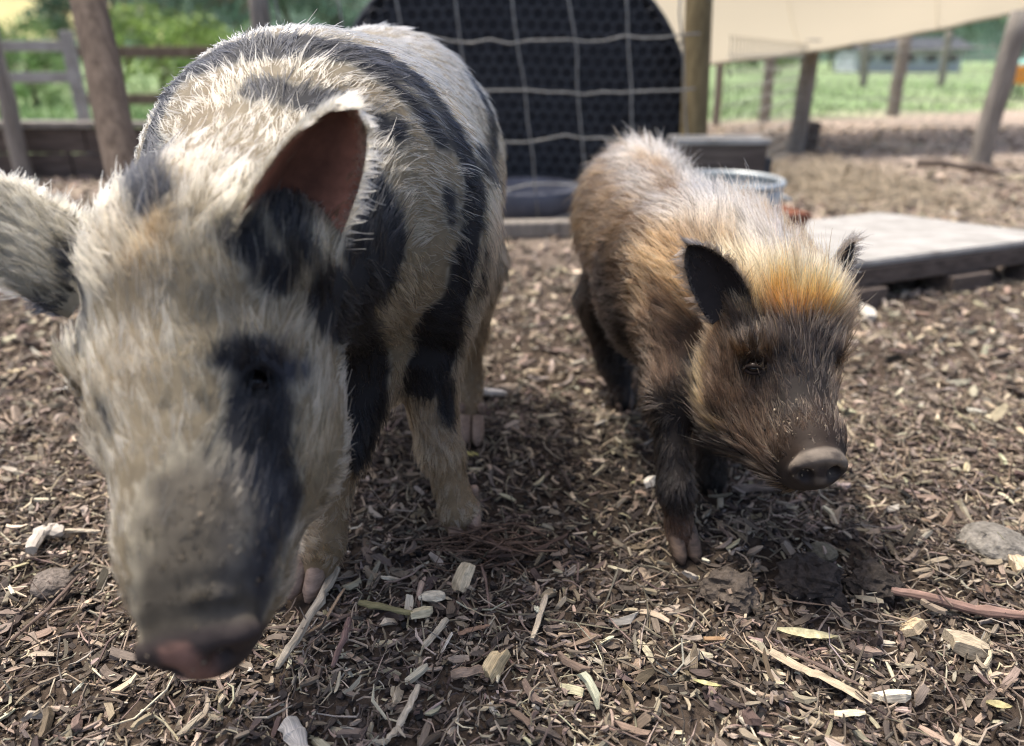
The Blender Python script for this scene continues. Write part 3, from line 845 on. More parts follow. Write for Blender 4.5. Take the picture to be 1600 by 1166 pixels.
def build_platform():
    h = 0.125
    Bc, Rc, Lc, Fc = G(1375, 331, h), G(1668, 368, h), G(1262, 344, h), G(1225, 424, h)
    cs = [Fc, Rc, Bc, Lc]
    ctr = sum(cs, Vector()) / 4
    root = empty('wooden_platform', (ctr.x, ctr.y, 0)); tag(root, 'low pale grey wooden platform with thick dark side boards', 'platform')
    V = [(c.x, c.y, h) for c in cs] + [(c.x, c.y, h - 0.018) for c in cs]
    bm = bmesh.new(); vv = [bm.verts.new(v) for v in V]
    bm.faces.new(vv[:4]); bm.faces.new(vv[7:3:-1])
    for i in range(4): j = (i + 1) % 4; bm.faces.new((vv[j], vv[i], vv[4 + i], vv[4 + j]))
    bmesh.ops.recalc_face_normals(bm, faces=bm.faces)
    bmesh.ops.bevel(bm, geom=bm.edges[:], offset=0.004, segments=2, affect='EDGES')
    bm_obj('top_sheet', bm, pallet_mat, root)
    ins = [c + (ctr - c) * 0.025 for c in cs]
    for i in range(4):
        a, b = ins[i], ins[(i + 1) % 4]; d = (b - a); L = d.length
        m = (a + b) / 2
        box('side_board', (m.x, m.y, h - 0.019 - 0.026), (L, 0.022, 0.050), board_mat, root, Matrix.Rotation(math.atan2(d.y, d.x), 3, 'Z'), 0.004)
    for t in (0.22, 0.62, 0.95):
        a = Fc + (Rc - Fc) * t; a = a + (ctr - a) * 0.06
        box('foot', (a.x, a.y, 0.020), (0.16, 0.09, 0.066), board_mat, root, Matrix.Rotation(0.4, 3, 'Z'), 0.004)
    for t in (0.3, 0.8):
        a = Lc + (Bc - Lc) * t; a = a + (ctr - a) * 0.08
        box('foot', (a.x, a.y, 0.020), (0.16, 0.09, 0.066), board_mat, root, Matrix.Rotation(0.2, 3, 'Z'), 0.004)
build_platform()
# ------------------------------------------------------------------ animals: bodies grown from blended volumes
class Vol:
    """signed distance volume made of smoothly blended round cones and ellipsoids"""
    def __init__(self, lo, hi, h):
        self.lo = np.array(lo, float); self.h = h
        self.n = np.ceil((np.array(hi) - self.lo) / h).astype(int) + 1
        self.d = np.full(self.n, 1.0, dtype=np.float32)
        self.prims = []          # (a, b, flow, length, lift) used by the coat

    def _sub(self, lo, hi):
        i0 = np.clip(np.floor((lo - self.lo) / self.h).astype(int), 0, self.n - 1)
        i1 = np.clip(np.ceil((hi - self.lo) / self.h).astype(int) + 1, 1, self.n)
        ax = [self.lo[k] + np.arange(i0[k], i1[k]) * self.h for k in range(3)]
        X, Y, Z = np.meshgrid(*ax, indexing='ij')
        return (slice(i0[0], i1[0]), slice(i0[1], i1[1]), slice(i0[2], i1[2])), np.stack([X, Y, Z], -1)

    def _blend(self, sl, dist, k, sub=False):
        cur = self.d[sl]
        dist = dist.astype(np.float32)
        if sub:
            hh = np.clip(0.5 - 0.5 * (cur + dist) / k, 0, 1)
            self.d[sl] = cur * (1 - hh) - dist * hh + k * hh * (1 - hh)
        else:
            hh = np.clip(0.5 + 0.5 * (cur - dist) / k, 0, 1)
            self.d[sl] = cur * (1 - hh) + dist * hh - k * hh * (1 - hh)

    def cone(self, a, b, ra, rb, k=0.03, flow=None, length=0.02, lift=0.25, sub=False, part='body'):
        a = np.array(a, float); b = np.array(b, float)
        m = max(ra, rb) + k + 0.03
        sl, P = self._sub(np.minimum(a, b) - m, np.maximum(a, b) + m)
        ab = b - a; L2 = max(ab @ ab, 1e-9)
        t = np.clip(((P - a) @ ab) / L2, 0, 1)
        d = np.linalg.norm(P - (a + t[..., None] * ab), axis=-1) - (ra + (rb - ra) * t)
        self._blend(sl, d, k, sub)
        if not sub:
            self.prims.append((a, b, ra, rb, norm(ab) if flow is None else norm(np.array(flow, float)), length, lift, part))

    def ell(self, c, r, axes=None, k=0.03, flow=(0, 1, 0), length=0.02, lift=0.25, sub=False, part='body'):
        c = np.array(c, float); r = np.array(r, float)
        R = np.eye(3) if axes is None else np.array(axes, float)      # rows are the axes
        m = r.max() + k + 0.03
        sl, P = self._sub(c - m, c + m)
        Q = (P - c) @ R.T
        k0 = np.linalg.norm(Q / r, axis=-1)
        k1 = np.linalg.norm(Q / (r * r), axis=-1)
        d = k0 * (k0 - 1) / np.maximum(k1, 1e-6)
        self._blend(sl, d, k, sub)
        if not sub:
            rm = float(np.mean(np.sort(r)[:2]))
            j = int(np.argmax(r)); e = R[j] * max(r[j] - rm, 0.0)
            self.prims.append((c - e, c + e, rm, rm, norm(np.array(flow, float)), length, lift, part))

    def disc(self, c, r, half, axes, k=0.01, rnd=0.004):
        """flat elliptic disc; the middle axis is its own axis"""
        c = np.array(c, float); R = np.array(axes, float); m = max(r) + half + k + 0.03
        sl, P = self._sub(c - m, c + m)
        Q = (P - c) @ R.T
        mn = min(r)
        a = (np.sqrt((Q[..., 0] / r[0]) ** 2 + (Q[..., 2] / r[1]) ** 2) - 1) * mn + rnd
        b = np.abs(Q[..., 1]) - half + rnd
        d = np.minimum(np.maximum(a, b), 0) + np.sqrt(np.maximum(a, 0) ** 2 + np.maximum(b, 0) ** 2) - rnd
        self._blend(sl, d, k)
        self.prims.append((c, c, mn, mn, R[2], 0.007, 0.25, 'body'))

    def mesh(self, smooth=2):
        import openvdb
        g = openvdb.FloatGrid(1.0)
        g.copyFromArray(np.ascontiguousarray(self.d))
        pts, quads = g.convertToQuads(isovalue=0.0)
        v = np.asarray(pts, float) * self.h + self.lo
        q = np.asarray(quads, int)[:, ::-1]
        # keep the largest piece only
        lab = np.arange(len(v))
        e = np.concatenate([q[:, [0, 1]], q[:, [1, 2]], q[:, [2, 3]], q[:, [3, 0]]])
        for _ in range(400):
            m = np.minimum(lab[e[:, 0]], lab[e[:, 1]])
            new = lab.copy()
            np.minimum.at(new, e[:, 0], m); np.minimum.at(new, e[:, 1], m)
            new = new[new]
            if (new == lab).all(): break
            lab = new
        vals, cnt = np.unique(lab, return_counts=True)
        keep = lab == vals[np.argmax(cnt)]
        q = q[keep[q].all(1)]
        idx = -np.ones(len(v), int); idx[keep] = np.arange(keep.sum())
        v = v[keep]; q = idx[q]
        e = np.concatenate([q[:, [0, 1]], q[:, [1, 2]], q[:, [2, 3]], q[:, [3, 0]]])
        for _ in range(smooth):
            s = np.zeros_like(v); c = np.zeros(len(v))
            np.add.at(s, e[:, 0], v[e[:, 1]]); np.add.at(c, e[:, 0], 1)
            np.add.at(s, e[:, 1], v[e[:, 0]]); np.add.at(c, e[:, 1], 1)
            v = v * 0.5 + 0.5 * s / np.maximum(c, 1)[:, None]
        # outward winding
        a, b, c_ = v[q[:, 0]], v[q[:, 1]], v[q[:, 2]]
        vol = np.einsum('ij,ij->i', a, np.cross(b, c_)).sum()
        if vol < 0: q = q[:, ::-1]
        return v, q

    def field(self, p, n):
        """coat direction, length and lift at surface points, blended from the nearest volumes"""
        W_ = np.zeros(len(p)); F = np.zeros((len(p), 3)); L = np.zeros(len(p)); U = np.zeros(len(p))
        for a, b, ra, rb, fl, ln, lf, part in self.prims:
            ab = b - a; L2 = max(ab @ ab, 1e-9)
            t = np.clip(((p - a) @ ab) / L2, 0, 1)
            d = np.linalg.norm(p - (a + t[:, None] * ab), axis=1) - (ra + (rb - ra) * t)
            w = 1.0 / (np.maximum(d, 0) + 0.012) ** 4
            W_ += w; F += w[:, None] * fl; L += w * ln; U += w * lf
        F /= W_[:, None]
        F = F - n * np.einsum('ij,ij->i', F, n)[:, None]
        return norm(F), L / W_, U / W_

def quad_normals(v, q):
    nf = np.cross(v[q[:, 2]] - v[q[:, 0]], v[q[:, 3]] - v[q[:, 1]])
    nv = np.zeros_like(v)
    for k in range(4): np.add.at(nv, q[:, k], nf)
    return norm(nv)

def sample_surface(v, q, n, rng, weight=None):
    t = np.concatenate([q[:, [0, 1, 2]], q[:, [0, 2, 3]]])
    nv = quad_normals(v, q)
    ar = 0.5 * np.linalg.norm(np.cross(v[t[:, 1]] - v[t[:, 0]], v[t[:, 2]] - v[t[:, 0]]), axis=1)
    if weight is not None: ar = ar * weight(v[t].mean(1))
    k = rng.choice(len(t), n, p=ar / ar.sum())
    u = rng.random((n, 2)); s = u.sum(1) > 1; u[s] = 1 - u[s]
    w = np.stack([1 - u.sum(1), u[:, 0], u[:, 1]], 1)
    p = (v[t[k]] * w[..., None]).sum(1)
    nn = norm((nv[t[k]] * w[..., None]).sum(1))
    return p, nn

class Paint:
    """markings of a coat: coloured strokes laid on the body, found by looking at the body through the camera"""
    def __init__(self, v, q, base, centre):
        self.centre = centre
        self.bvh = BVHTree.FromPolygons([tuple(x) for x in v], [tuple(x) for x in q])
        self.base = base
        self.strokes = []
    def hit(self, px, py):
        o = Vector((0, 0, CAM_H))
        cx, cy = self.centre
        L = math.hypot(cx - px, cy - py)
        for k in range(16):                      # a mark at the very outline: step in until the body is met
            qx, qy = px + (cx - px) / L * 6 * k, py + (cy - py) / L * 6 * k
            loc, nr, ix, dist = self.bvh.ray_cast(o, (W(qx, qy, 1.0) - o).normalized())
            if loc is not None: return loc
        return None
    def stroke(self, color, pts, r, soft=0.010, wob=0.008):
        """pts (px,py) in the picture, r in picture pixels"""
        P = []
        for px, py in pts:
            h = self.hit(px, py)
            if h is not None: P.append(h)
        if not P: return
        z = np.mean([depth_of(p) for p in P])
        self.strokes.append((np.array(color), np.array([list(p) for p in P]), r * z / FPX, soft, wob))
    def stroke3(self, color, pts, r, soft=0.012, wob=0.012):
        self.strokes.append((np.array(color), np.array(pts, float), r, soft, wob))
    def __call__(self, p):
        c = self.base(p)
        nz = 0.65 * vnoise(p, 34.0, 5) + 0.55 * vnoise(p, 95.0, 6)
        for col, P, r, soft, wob in self.strokes:
            d = np.full(len(p), 9.0)
            if len(P) == 1:
                d = np.linalg.norm(p - P[0], axis=1)
            for a, b in zip(P[:-1], P[1:]):
                ab = b - a; L2 = max(ab @ ab, 1e-9)
                t = np.clip(((p - a) @ ab) / L2, 0, 1)
                d = np.minimum(d, np.linalg.norm(p - (a + t[:, None] * ab), axis=1))
            w = smoothstep(soft, -soft, d - r + nz * wob)
            c = c * (1 - w[:, None]) + col * w[:, None]
        return c

def hair_mat(name, rough=0.35, tip_gain=1.02):
    m = bpy.data.materials.new(name); m.use_nodes = True
    nt = m.node_tree
    nt.nodes.remove(nt.nodes['Principled BSDF'])
    out = nt.nodes['Material Output']
    at = N(nt, 'ShaderNodeAttribute', attribute_name='hcol')
    hi = N(nt, 'ShaderNodeHairInfo')
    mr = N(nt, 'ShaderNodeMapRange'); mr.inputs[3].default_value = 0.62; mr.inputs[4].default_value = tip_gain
    mx = N(nt, 'ShaderNodeVectorMath', operation='MULTIPLY')
    hb = N(nt, 'ShaderNodeBsdfHairPrincipled')
    try: hb.model = 'CHIANG'
    except Exception: pass
    hb.parametrization = 'COLOR'
    hb.inputs['Roughness'].default_value = rough
    hb.inputs['Radial Roughness'].default_value = 0.55
    hb.inputs['IOR'].default_value = 1.40
    L = nt.links.new
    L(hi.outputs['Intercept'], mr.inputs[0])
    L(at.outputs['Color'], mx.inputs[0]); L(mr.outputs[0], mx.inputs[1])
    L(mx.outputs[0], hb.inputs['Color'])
    L(hb.outputs[0], out.inputs['Surface'])
    return m

def lashes(c, r, look, color, n=26, length=0.013):
    """roots, normals, directions ... of the hairs along an upper lid"""
    look = norm(np.array(look, float)); s = norm(np.cross(look, [0, 0, 1.0])); up = np.cross(s, look)
    a = np.linspace(0.25, math.pi - 0.25, n)
    p = np.array(c) + np.outer(np.cos(a), s) * r * 1.12 + np.outer(np.sin(a), up) * r * 0.55 + look * r * 0.95
    F = norm(np.outer(np.cos(a), s) * 0.5 - up * 0.35 + look * 0.2)
    return p, np.tile(look, (n, 1)), F, np.full(n, length), np.full(n, 1.2), np.tile(color, (n, 1))

def make_fur(name, mat, parent, p, n, F, length, lift, color, rng, clump_n=5000, clump=0.55, K=6, r_root=0.00052, wave=0.18, gravity=0.15, part_noise=0.35, lock_tone=0.22):
    """hair strands as one curves object"""
    M = len(p)
    # direction wanders in patches, so the coat parts into tufts
    jit = np.stack([vnoise(p, 22.0, s) for s in (31, 32, 33)], 1) * part_noise + rng.standard_normal((M, 3)) * 0.10
    T = F + jit
    T = norm(T - n * np.einsum('ij,ij->i', T, n)[:, None])
    lift = np.clip(0.62 * lift * (1 + 0.35 * rng.standard_normal(M)) + 0.10 * vnoise(p, 30.0, 41), 0.03, 1.4)
    D0 = norm(T + n * lift[:, None])
    gv = np.array([0, 0, -1.0]) * gravity
    gv = gv - n * np.minimum(n @ gv, 0)[:, None]                 # hair sags along the skin, not into it
    D1 = norm(T + n * (lift[:, None] * 0.35 + 0.03) + gv)
    L = length * np.clip(1 + 0.28 * rng.standard_normal(M), 0.35, 1.8)
    guard = rng.random(M) < 0.07                 # longer single bristles
    L = np.where(guard, L * 1.55, L); D0 = norm(D0 + n * (0.12 * guard)[:, None])
    ph = rng.random(M) * 6.28
    B = np.cross(D0, n)
    ts = np.linspace(0, 1, K)
    P = np.zeros((M, K, 3)); P[:, 0] = p - n * 0.002
    for i in range(1, K):
        t = ts[i]
        d = norm(D0 * (1 - t) + D1 * t + B * (wave * np.sin(ph + 4.0 * t))[:, None])
        P[:, i] = P[:, i - 1] + d * (L / (K - 1))[:, None]
    # clumps: strands lean to the tip of the nearest leader
    g = rng.choice(M, min(clump_n, M), replace=False)
    kd = KDTree(len(g))
    for i, k in enumerate(g): kd.insert(p[k], i)
    kd.balance()
    near = np.fromiter((kd.find(x)[1] for x in p.tolist()), dtype=int, count=M)
    gi = g[near]
    off = (p - p[gi])
    off = off * (np.minimum(1, 0.012 / np.maximum(np.linalg.norm(off, axis=1), 1e-6)))[:, None]
    amt = np.clip(clump * (1 + 0.3 * rng.standard_normal(M)), 0, 0.95) * np.where(guard, 0.15, 1.0)
    for i in range(1, K):
        t = ts[i]
        target = p + (P[gi, i] - P[gi, 0]) * (L / np.maximum(L[gi], 1e-6))[:, None] - off * 0.85 * t
        P[:, i] += (target - P[:, i]) * (amt * t)[:, None]
    cd = bpy.data.hair_curves.new(name)
    cd.add_curves([K] * M)
    cd.attributes['position'].data.foreach_set('vector', P.astype(np.float32).ravel())
    ra = cd.attributes.get('radius') or cd.attributes.new('radius', 'FLOAT', 'POINT')
    rr = (r_root * np.clip(1 + 0.25 * rng.standard_normal(M), 0.5, 1.7))[:, None] * (1 - 0.78 * ts[None] ** 1.5)
    ra.data.foreach_set('value', rr.astype(np.float32).ravel())
    ca = cd.attributes.new('hcol', 'FLOAT_COLOR', 'CURVE')
    c = np.ones((M, 4), dtype=np.float32)
    lock = 1 + lock_tone * np.clip(rng.standard_normal((len(g), 1)), -2, 2)
    c[:, :3] = np.clip(color * lock[near] * (1 + 0.18 * rng.standard_normal((M, 1))), 0.004, 0.92)
    ca.data.foreach_set('color', c.ravel())
    cd.update_tag()
    o = bpy.data.objects.new(name, cd); COL.objects.link(o)
    cd.materials.append(mat)
    if parent is not None: child_of(o, parent)
    o['kind'] = 'stuff'
    return o

def ear_arrays(base, tip, wdir, inside, width, cup=0.35, bend=0.0, nu=13, nv=16, thick=0.004, taper=0.75, skew=0.0):
    """a cupped leaf with two faces; inside is the direction the hollow faces"""
    base, tip = np.array(base, float), np.array(tip, float)
    ax = tip - base; L = np.linalg.norm(ax); ax /= L
    ins = np.array(inside, float); ins = norm(ins - ax * (ins @ ax))
    wd = np.array(wdir, float); wd = norm(wd - ax * (wd @ ax) - ins * (wd @ ins))
    us = np.linspace(-1, 1, nu); vs = np.linspace(0, 1, nv)
    layers = []
    for side in (0, 1):
        rows = []
        for v in vs:
            wv = width * 0.5 * 1.62 * (v + 0.25) ** 0.45 * (1 - v) ** (0.65 * taper) + 0.001
            for u in us:
                cupd = cup * width * 0.5 * (u * u) * (1 - 0.5 * v)
                rim = (1 - abs(u) ** 6)
                p = base + ax * (L * v) + wd * (u * wv + skew * L * math.sin(v * 3.1416)) + ins * (cupd + bend * L * v * v - (thick * (0.35 + 0.65 * rim) * (1 - 0.5 * v) if side else 0))
                rows.append(p)
        layers.append(np.array(rows))
    v = np.concatenate(layers); n0 = nu * nv
    q = []
    for i in range(nv - 1):
        for j in range(nu - 1):
            a = i * nu + j
            q.append((a, a + 1, a + nu + 1, a + nu))
            q.append((n0 + a, n0 + a + nu, n0 + a + nu + 1, n0 + a + 1))
    for i in range(nv - 1):
        for j in (0, nu - 1):
            a = i * nu + j
            q.append((a, a + nu, n0 + a + nu, n0 + a) if j == 0 else (a + nu, a, n0 + a, n0 + a + nu))
    for j in range(nu - 1):
        a = (nv - 1) * nu + j
        q.append((a, a + 1, n0 + a + 1, n0 + a))
    side = np.concatenate([np.zeros(n0), np.ones(n0)])
    edge = np.tile(np.abs(np.tile(us, nv)), 2)
    return v, np.array(q), side, edge, ax, ins

def flecks(p, n, rng, smin, smax, color, parent):
    """crumbs of mud and chip stuck on a muzzle"""
    M = len(p); s = rng.uniform(smin, smax, (M, 1)); t = norm(np.cross(n, rng.standard_normal((M, 3)))); u = np.cross(n, t)
    e = rng.uniform(0.25, 0.9, (M, 1)); lift = 0.004 * rng.random((M, 1))
    c = p + n * lift
    V = np.stack([c - t * s, c + u * s * e, c + t * s * 0.9, c - u * s * e, c + n * s * 0.45], 1).reshape(-1, 3)
    b = np.arange(M)[:, None] * 5
    Q = np.concatenate([b + np.array([0, 1, 4]), b + np.array([1, 2, 4]), b + np.array([2, 3, 4]), b + np.array([3, 0, 4]), b + np.array([2, 1, 0]), b + np.array([3, 2, 0])])
    cc = np.array(color) * (1 + 0.5 * rng.standard_normal((M, 1)))
    o = link('mud_flecks', np_mesh('mud_flecks', V, Q, False, np.repeat(np.clip(cc, 0.01, 0.5), 5, 0)), clod_like_mat); child_of(o, parent); o['kind'] = 'stuff'
    return o
clod_like_mat = attr_mat('dried_mud', scale=200.0, amount=0.3, rough=0.95, bump=0.3)

def ear_sample(ev, q, cnt, want):
    p, n = sample_surface(ev, q, cnt, RNG)
    return p, (n if (n @ want).mean() > 0 else -n)

def ear_fringe(p, n, F, ev, ed, base, ax):
    """hairs near the edge of an ear lean out over it"""
    e = ed[((p[:, None, :] - ev[None]) ** 2).sum(2).argmin(1)]
    o = p - np.array(base); o = norm(o - (o @ ax)[:, None] * ax)
    w = smoothstep(0.60, 0.95, e)[:, None]
    return norm(F * (1 - 0.45 * w) + o * 0.9 * w)

def claw(at, fwd, size, mat, parent, name='hoof'):
    """cloven hoof: two horny toes side by side and, behind, two dew claws"""
    fwd = norm(np.array([fwd[0], fwd[1], 0.0])); sd = np.array([fwd[1], -fwd[0], 0.0])
    at = np.array(at, float)
    vs, qs, ts, off = [], [], [], 0
    def add(pts, rad, seg=9, flat=1.0):
        nonlocal off
        v, q, t, g = tube_data(pts, rad, seg, flat=flat)
        vs.append(v); qs.append(q + off); ts.append(t + off); off += len(v)
    for s in (-1, 1):
        c = at + sd * s * size * 0.42
        add([c + np.array([0, 0, size * 1.45]) - fwd * size * 0.5, c + np.array([0, 0, size * 0.85]) + fwd * size * 0.05,
             c + np.array([0, 0, size * 0.30]) + fwd * size * 0.55, c + fwd * size * 0.95 + np.array([0, 0, size * 0.08])],
            [size * 0.38, size * 0.44, size * 0.40, size * 0.12])
        d = at + sd * s * size * 0.62 - fwd * size * 0.85
        add([d + np.array([0, 0, size * 2.1]), d + np.array([0, 0, size * 1.5]) - fwd * size * 0.25, d + np.array([0, 0, size * 0.95]) - fwd * size * 0.3],
            [size * 0.22, size * 0.22, size * 0.07], 7)
    me = np_mesh(name, np.concatenate(vs), [np.concatenate(qs), np.concatenate(ts)], True)
    o = link(name, me, mat); child_of(o, parent)
    return o

def eyeball(c, r, look, parent, mat, lid_mat):
    bm = bmesh.new(); bmesh.ops.create_uvsphere(bm, u_segments=20, v_segments=12, radius=r)
    bmesh.ops.translate(bm, vec=Vector(c), verts=bm.verts)
    e = bm_obj('eye', bm, mat, parent, True)
    look = Vector(look).normalized()
    up = Vector((0, 0, 1)); s = look.cross(up).normalized(); up = s.cross(look)
    for sg in (1, -1):        # upper and lower lid
        pts = []
        for k in range(9):
            a = math.pi * k / 8
            pts.append(Vector(c) + s * math.cos(a) * r * 1.12 + up * sg * math.sin(a) * r * (0.50 if sg > 0 else 0.58) + look * (r * (0.55 + 0.4 * math.sin(a))))
        o = tube('eyelid', pts, [r * 0.1] + [r * 0.26] * 7 + [r * 0.1], lid_mat, None, 7)
        o.parent = e                                  # mesh data are in world coordinates already
    return e
# ------------------------------------------------------------------ the spotted pig
NOFUR = False
skin_mat = attr_mat('pig_skin', scale=90.0, amount=0.25, rough=0.7, bump=0.35, bump_dist=0.0015)
snout_mat = attr_mat('snout_skin', scale=140.0, amount=0.3, rough=0.5, bump=0.6, bump_dist=0.0015, spec=0.4)
hoof_mat = noisy_mat('hoof_horn', (0.05, 0.035, 0.025), (0.16, 0.11, 0.08), scale=60, rough=0.55, stretch=(1, 1, 4))
pale_hoof_mat = noisy_mat('pale_hoof_horn', (0.15, 0.10, 0.075), (0.34, 0.25, 0.19), scale=60, rough=0.55, stretch=(1, 1, 4))
eye_mat, _nt, _b = new_mat('eye_dark'); _b.inputs['Base Color'].default_value = (0.012, 0.008, 0.006, 1); _b.inputs['Roughness'].default_value = 0.08
lid_mat = noisy_mat('eyelid_skin', (0.012, 0.009, 0.008), (0.035, 0.027, 0.023), scale=120, rough=0.9, spec=0.05)
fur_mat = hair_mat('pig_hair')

def head_axes(poll, nose, up=(0, 0, 1)):
    f = (nose - poll).normalized()
    return f

def build_spotted():
    root = empty('pig', (-0.2, 1.0, 0))
    tag(root, 'large black and cream spotted pig with its long snout hanging down', 'pig')
    V = Vol((-0.62, 0.25, -0.01), (0.12, 1.62, 0.78), 0.0055)
    back = (0.0, 1.0, -0.35)
    # trunk
    V.ell((-0.205, 1.28, 0.465), (0.180, 0.19, 0.200), k=0.08, flow=(0.0, 0.8, -0.5), length=0.026, lift=0.22)
    V.ell((-0.225, 1.07, 0.452), (0.192, 0.24, 0.198), k=0.08, flow=back, length=0.023, lift=0.16)
    V.ell((-0.243, 0.91, 0.452), (0.192, 0.17, 0.190), k=0.08, flow=back, length=0.023, lift=0.15)
    V.cone((-0.232, 0.86, 0.455), (-0.250, 0.64, 0.440), 0.162, 0.106, k=0.07, flow=(0.0, 0.8, -0.5), length=0.029, lift=0.18)
    # shoulder and haunch bulges
    V.ell((-0.085, 0.93, 0.40), (0.055, 0.10, 0.13), k=0.06, flow=(0.0, 0.6, -0.8), length=0.034)
    V.ell((-0.372, 0.94, 0.41), (0.06, 0.10, 0.13), k=0.06, flow=(0.0, 0.6, -0.8), length=0.034)
    V.ell((-0.085, 1.32, 0.38), (0.06, 0.12, 0.16), k=0.06, flow=(0.0, 0.5, -0.85), length=0.030)
    V.ell((-0.33, 1.34, 0.38), (0.06, 0.12, 0.16), k=0.06, flow=(0.0, 0.5, -0.85), length=0.030)
    dn = (0.0, 0.12, -1.0)
    # near left foreleg
    V.cone(W(640, 450, 0.99), W(662, 560, 0.985), 0.070, 0.046, k=0.04, flow=dn, length=0.030, lift=0.25)
    V.cone(W(660, 560, 0.985), W(687, 700, 1.00), 0.041, 0.027, k=0.03, flow=dn, length=0.022, lift=0.3)
    V.cone(W(687, 700, 1.00), W(716, 800, 1.03), 0.027, 0.0235, k=0.02, flow=dn, length=0.017, lift=0.32)
    V.cone(W(718, 800, 1.03), W(721, 820, 1.036), 0.0245, 0.021, k=0.02, flow=dn, length=0.014, lift=0.30)
    # right foreleg
    V.cone(W(560, 560, 0.93), W(535, 690, 0.92), 0.060, 0.036, k=0.04, flow=dn, length=0.026)
    V.cone(W(530, 690, 0.92), W(506, 850, 0.925), 0.029, 0.0225, k=0.02, flow=dn, length=0.016, lift=0.32)
    V.cone(W(506, 850, 0.925), W(493, 900, 0.93), 0.0225, 0.020, k=0.02, flow=dn, length=0.014, lift=0.30)
    # hind legs
    V.cone(W(724, 420, 1.24), W(730, 510, 1.30), 0.075, 0.034, k=0.05, flow=dn, length=0.026)
    V.cone(W(730, 510, 1.30), W(732, 590, 1.33), 0.030, 0.023, k=0.03, flow=dn, length=0.018)
    V.cone(W(732, 590, 1.33), W(735, 685, 1.305), 0.024, 0.022, k=0.02, flow=dn, length=0.012)
    V.cone((-0.32, 1.36, 0.32), (-0.31, 1.45, 0.18), 0.080, 0.036, k=0.05, flow=dn, length=0.026)
    V.cone((-0.31, 1.45, 0.18), (-0.305, 1.41, 0.03), 0.030, 0.023, k=0.03, flow=dn, length=0.014)
    # head
    poll, nose = W(285, 395, 0.61), W(312, 990, 0.505)
    f = np.array((nose - poll).normalized())
    up = -f
    side = np.array([0.97, -0.05, 0.08]); side = norm(side - f * (side @ f))
    nr = np.cross(f, side); nr = nr if nr[1] < 0 else -nr          # out of the face
    AX = np.stack([side, f, nr])
    fl = up * 0.9 + nr * 0.1
    V.ell(W(303, 432, 0.645), (0.072, 0.085, 0.068), AX, k=0.05, flow=(0.0, 0.6, 0.8), length=0.028, lift=0.26)
    V.ell(W(318, 590, 0.635), (0.083, 0.085, 0.068), AX, k=0.05, flow=fl, length=0.027, lift=0.24)
    V.cone(W(290, 640, 0.600), W(308, 860, 0.548), 0.063, 0.048, k=0.04, flow=fl, length=0.021, lift=0.25)
    V.cone(W(308, 860, 0.548), W(311, 975, 0.525), 0.047, 0.035, k=0.03, flow=fl, length=0.010, lift=0.2)
    # jowl and lower jaw
    V.ell(W(440, 655, 0.655), (0.052, 0.085, 0.066), AX, k=0.05, flow=up * 0.7 + side * 0.4, length=0.024, lift=0.26)
    V.ell(W(272, 640, 0.655), (0.040, 0.080, 0.060), AX, k=0.05, flow=up * 0.9 - side * 0.25, length=0.022, lift=0.3)
    V.cone(W(408, 720, 0.640), W(362, 900, 0.572), 0.048, 0.032, k=0.04, flow=up, length=0.024, lift=0.35)
    V.cone(W(362, 900, 0.572), W(338, 985, 0.54), 0.034, 0.024, k=0.03, flow=up, length=0.012, lift=0.3)
    # brow ridges, eye hollows
    V.ell(W(378, 555, 0.595), (0.030, 0.018, 0.020), AX, k=0.03, flow=fl, length=0.030, lift=0.5)
    V.ell(W(165, 575, 0.610), (0.026, 0.018, 0.020), AX, k=0.03, flow=fl, length=0.030, lift=0.5)
    V.ell(W(398, 600, 0.585), (0.016, 0.014, 0.014), AX, k=0.015, sub=True)
    V.ell(W(148, 628, 0.600), (0.014, 0.014, 0.014), AX, k=0.015, sub=True)
    # snout disc: a raised rim across the end, nostrils cut in
    nc = np.array(W(308, 1002, 0.512))
    V.disc(nc, (0.0455, 0.019), 0.0085, AX, k=0.008)
    V.ell(nc - f * 0.024 + nr * 0.010, (0.0380, 0.0060, 0.0235), AX, k=0.005, flow=fl, length=0.004)
    V.ell(nc - f * 0.044 + nr * 0.008, (0.039, 0.0075, 0.028), AX, k=0.008, flow=fl, length=0.006)
    for s in (-1, 1):
        V.ell(nc + f * 0.011 + side * s * 0.015 - nr * 0.002, (0.0075, 0.012, 0.010), AX, k=0.004, sub=True)
    v, q = V.mesh(2)

    cream = np.array([0.355, 0.32, 0.235]); black = np.array([0.008, 0.009, 0.012])
    def base(p):
        c = np.tile(cream, (len(p), 1))
        rear = smoothstep(0.74, 0.95, p[:, 1])[:, None]
        c = c * (1 - rear) + np.array([0.40, 0.38, 0.315]) * rear
        leg = smoothstep(0.30, 0.16, p[:, 2])[:, None]
        c = c * (1 - leg) + np.array([0.38, 0.30, 0.20]) * leg
        warm = smoothstep(0.0, 0.8, vnoise(p, 14.0, 3))[:, None] * (0.45 - 0.25 * rear)
        c = c * (1 - warm) + np.array([0.33, 0.265, 0.175]) * warm
        # the side away from the camera carries spots of its own
        far = smoothstep(1.05, 1.3, p[:, 1] - (p[:, 0] + 0.1) * 0.9)
        sp = smoothstep(0.25, 0.45, vnoise(p, 7.5, 90)) * far * 0.0
        return c
    pt = Paint(v, q, base, (430, 330))
    S = pt.stroke
    grey = np.array([0.055, 0.052, 0.050]); dirt = np.array([0.070, 0.060, 0.044])
    # trunk
    S(black, [(300, 100), (350, 84), (400, 76), (470, 72), (540, 80), (600, 95)], 44, 0.008, 0.007)
    S(black, [(540, 80), (600, 100), (650, 125), (695, 180), (728, 240), (744, 300), (738, 360), (724, 420), (710, 480)], 34, 0.008, 0.007)
    S(black, [(575, 105), (610, 128), (650, 165), (690, 215)], 26, 0.010, 0.008)
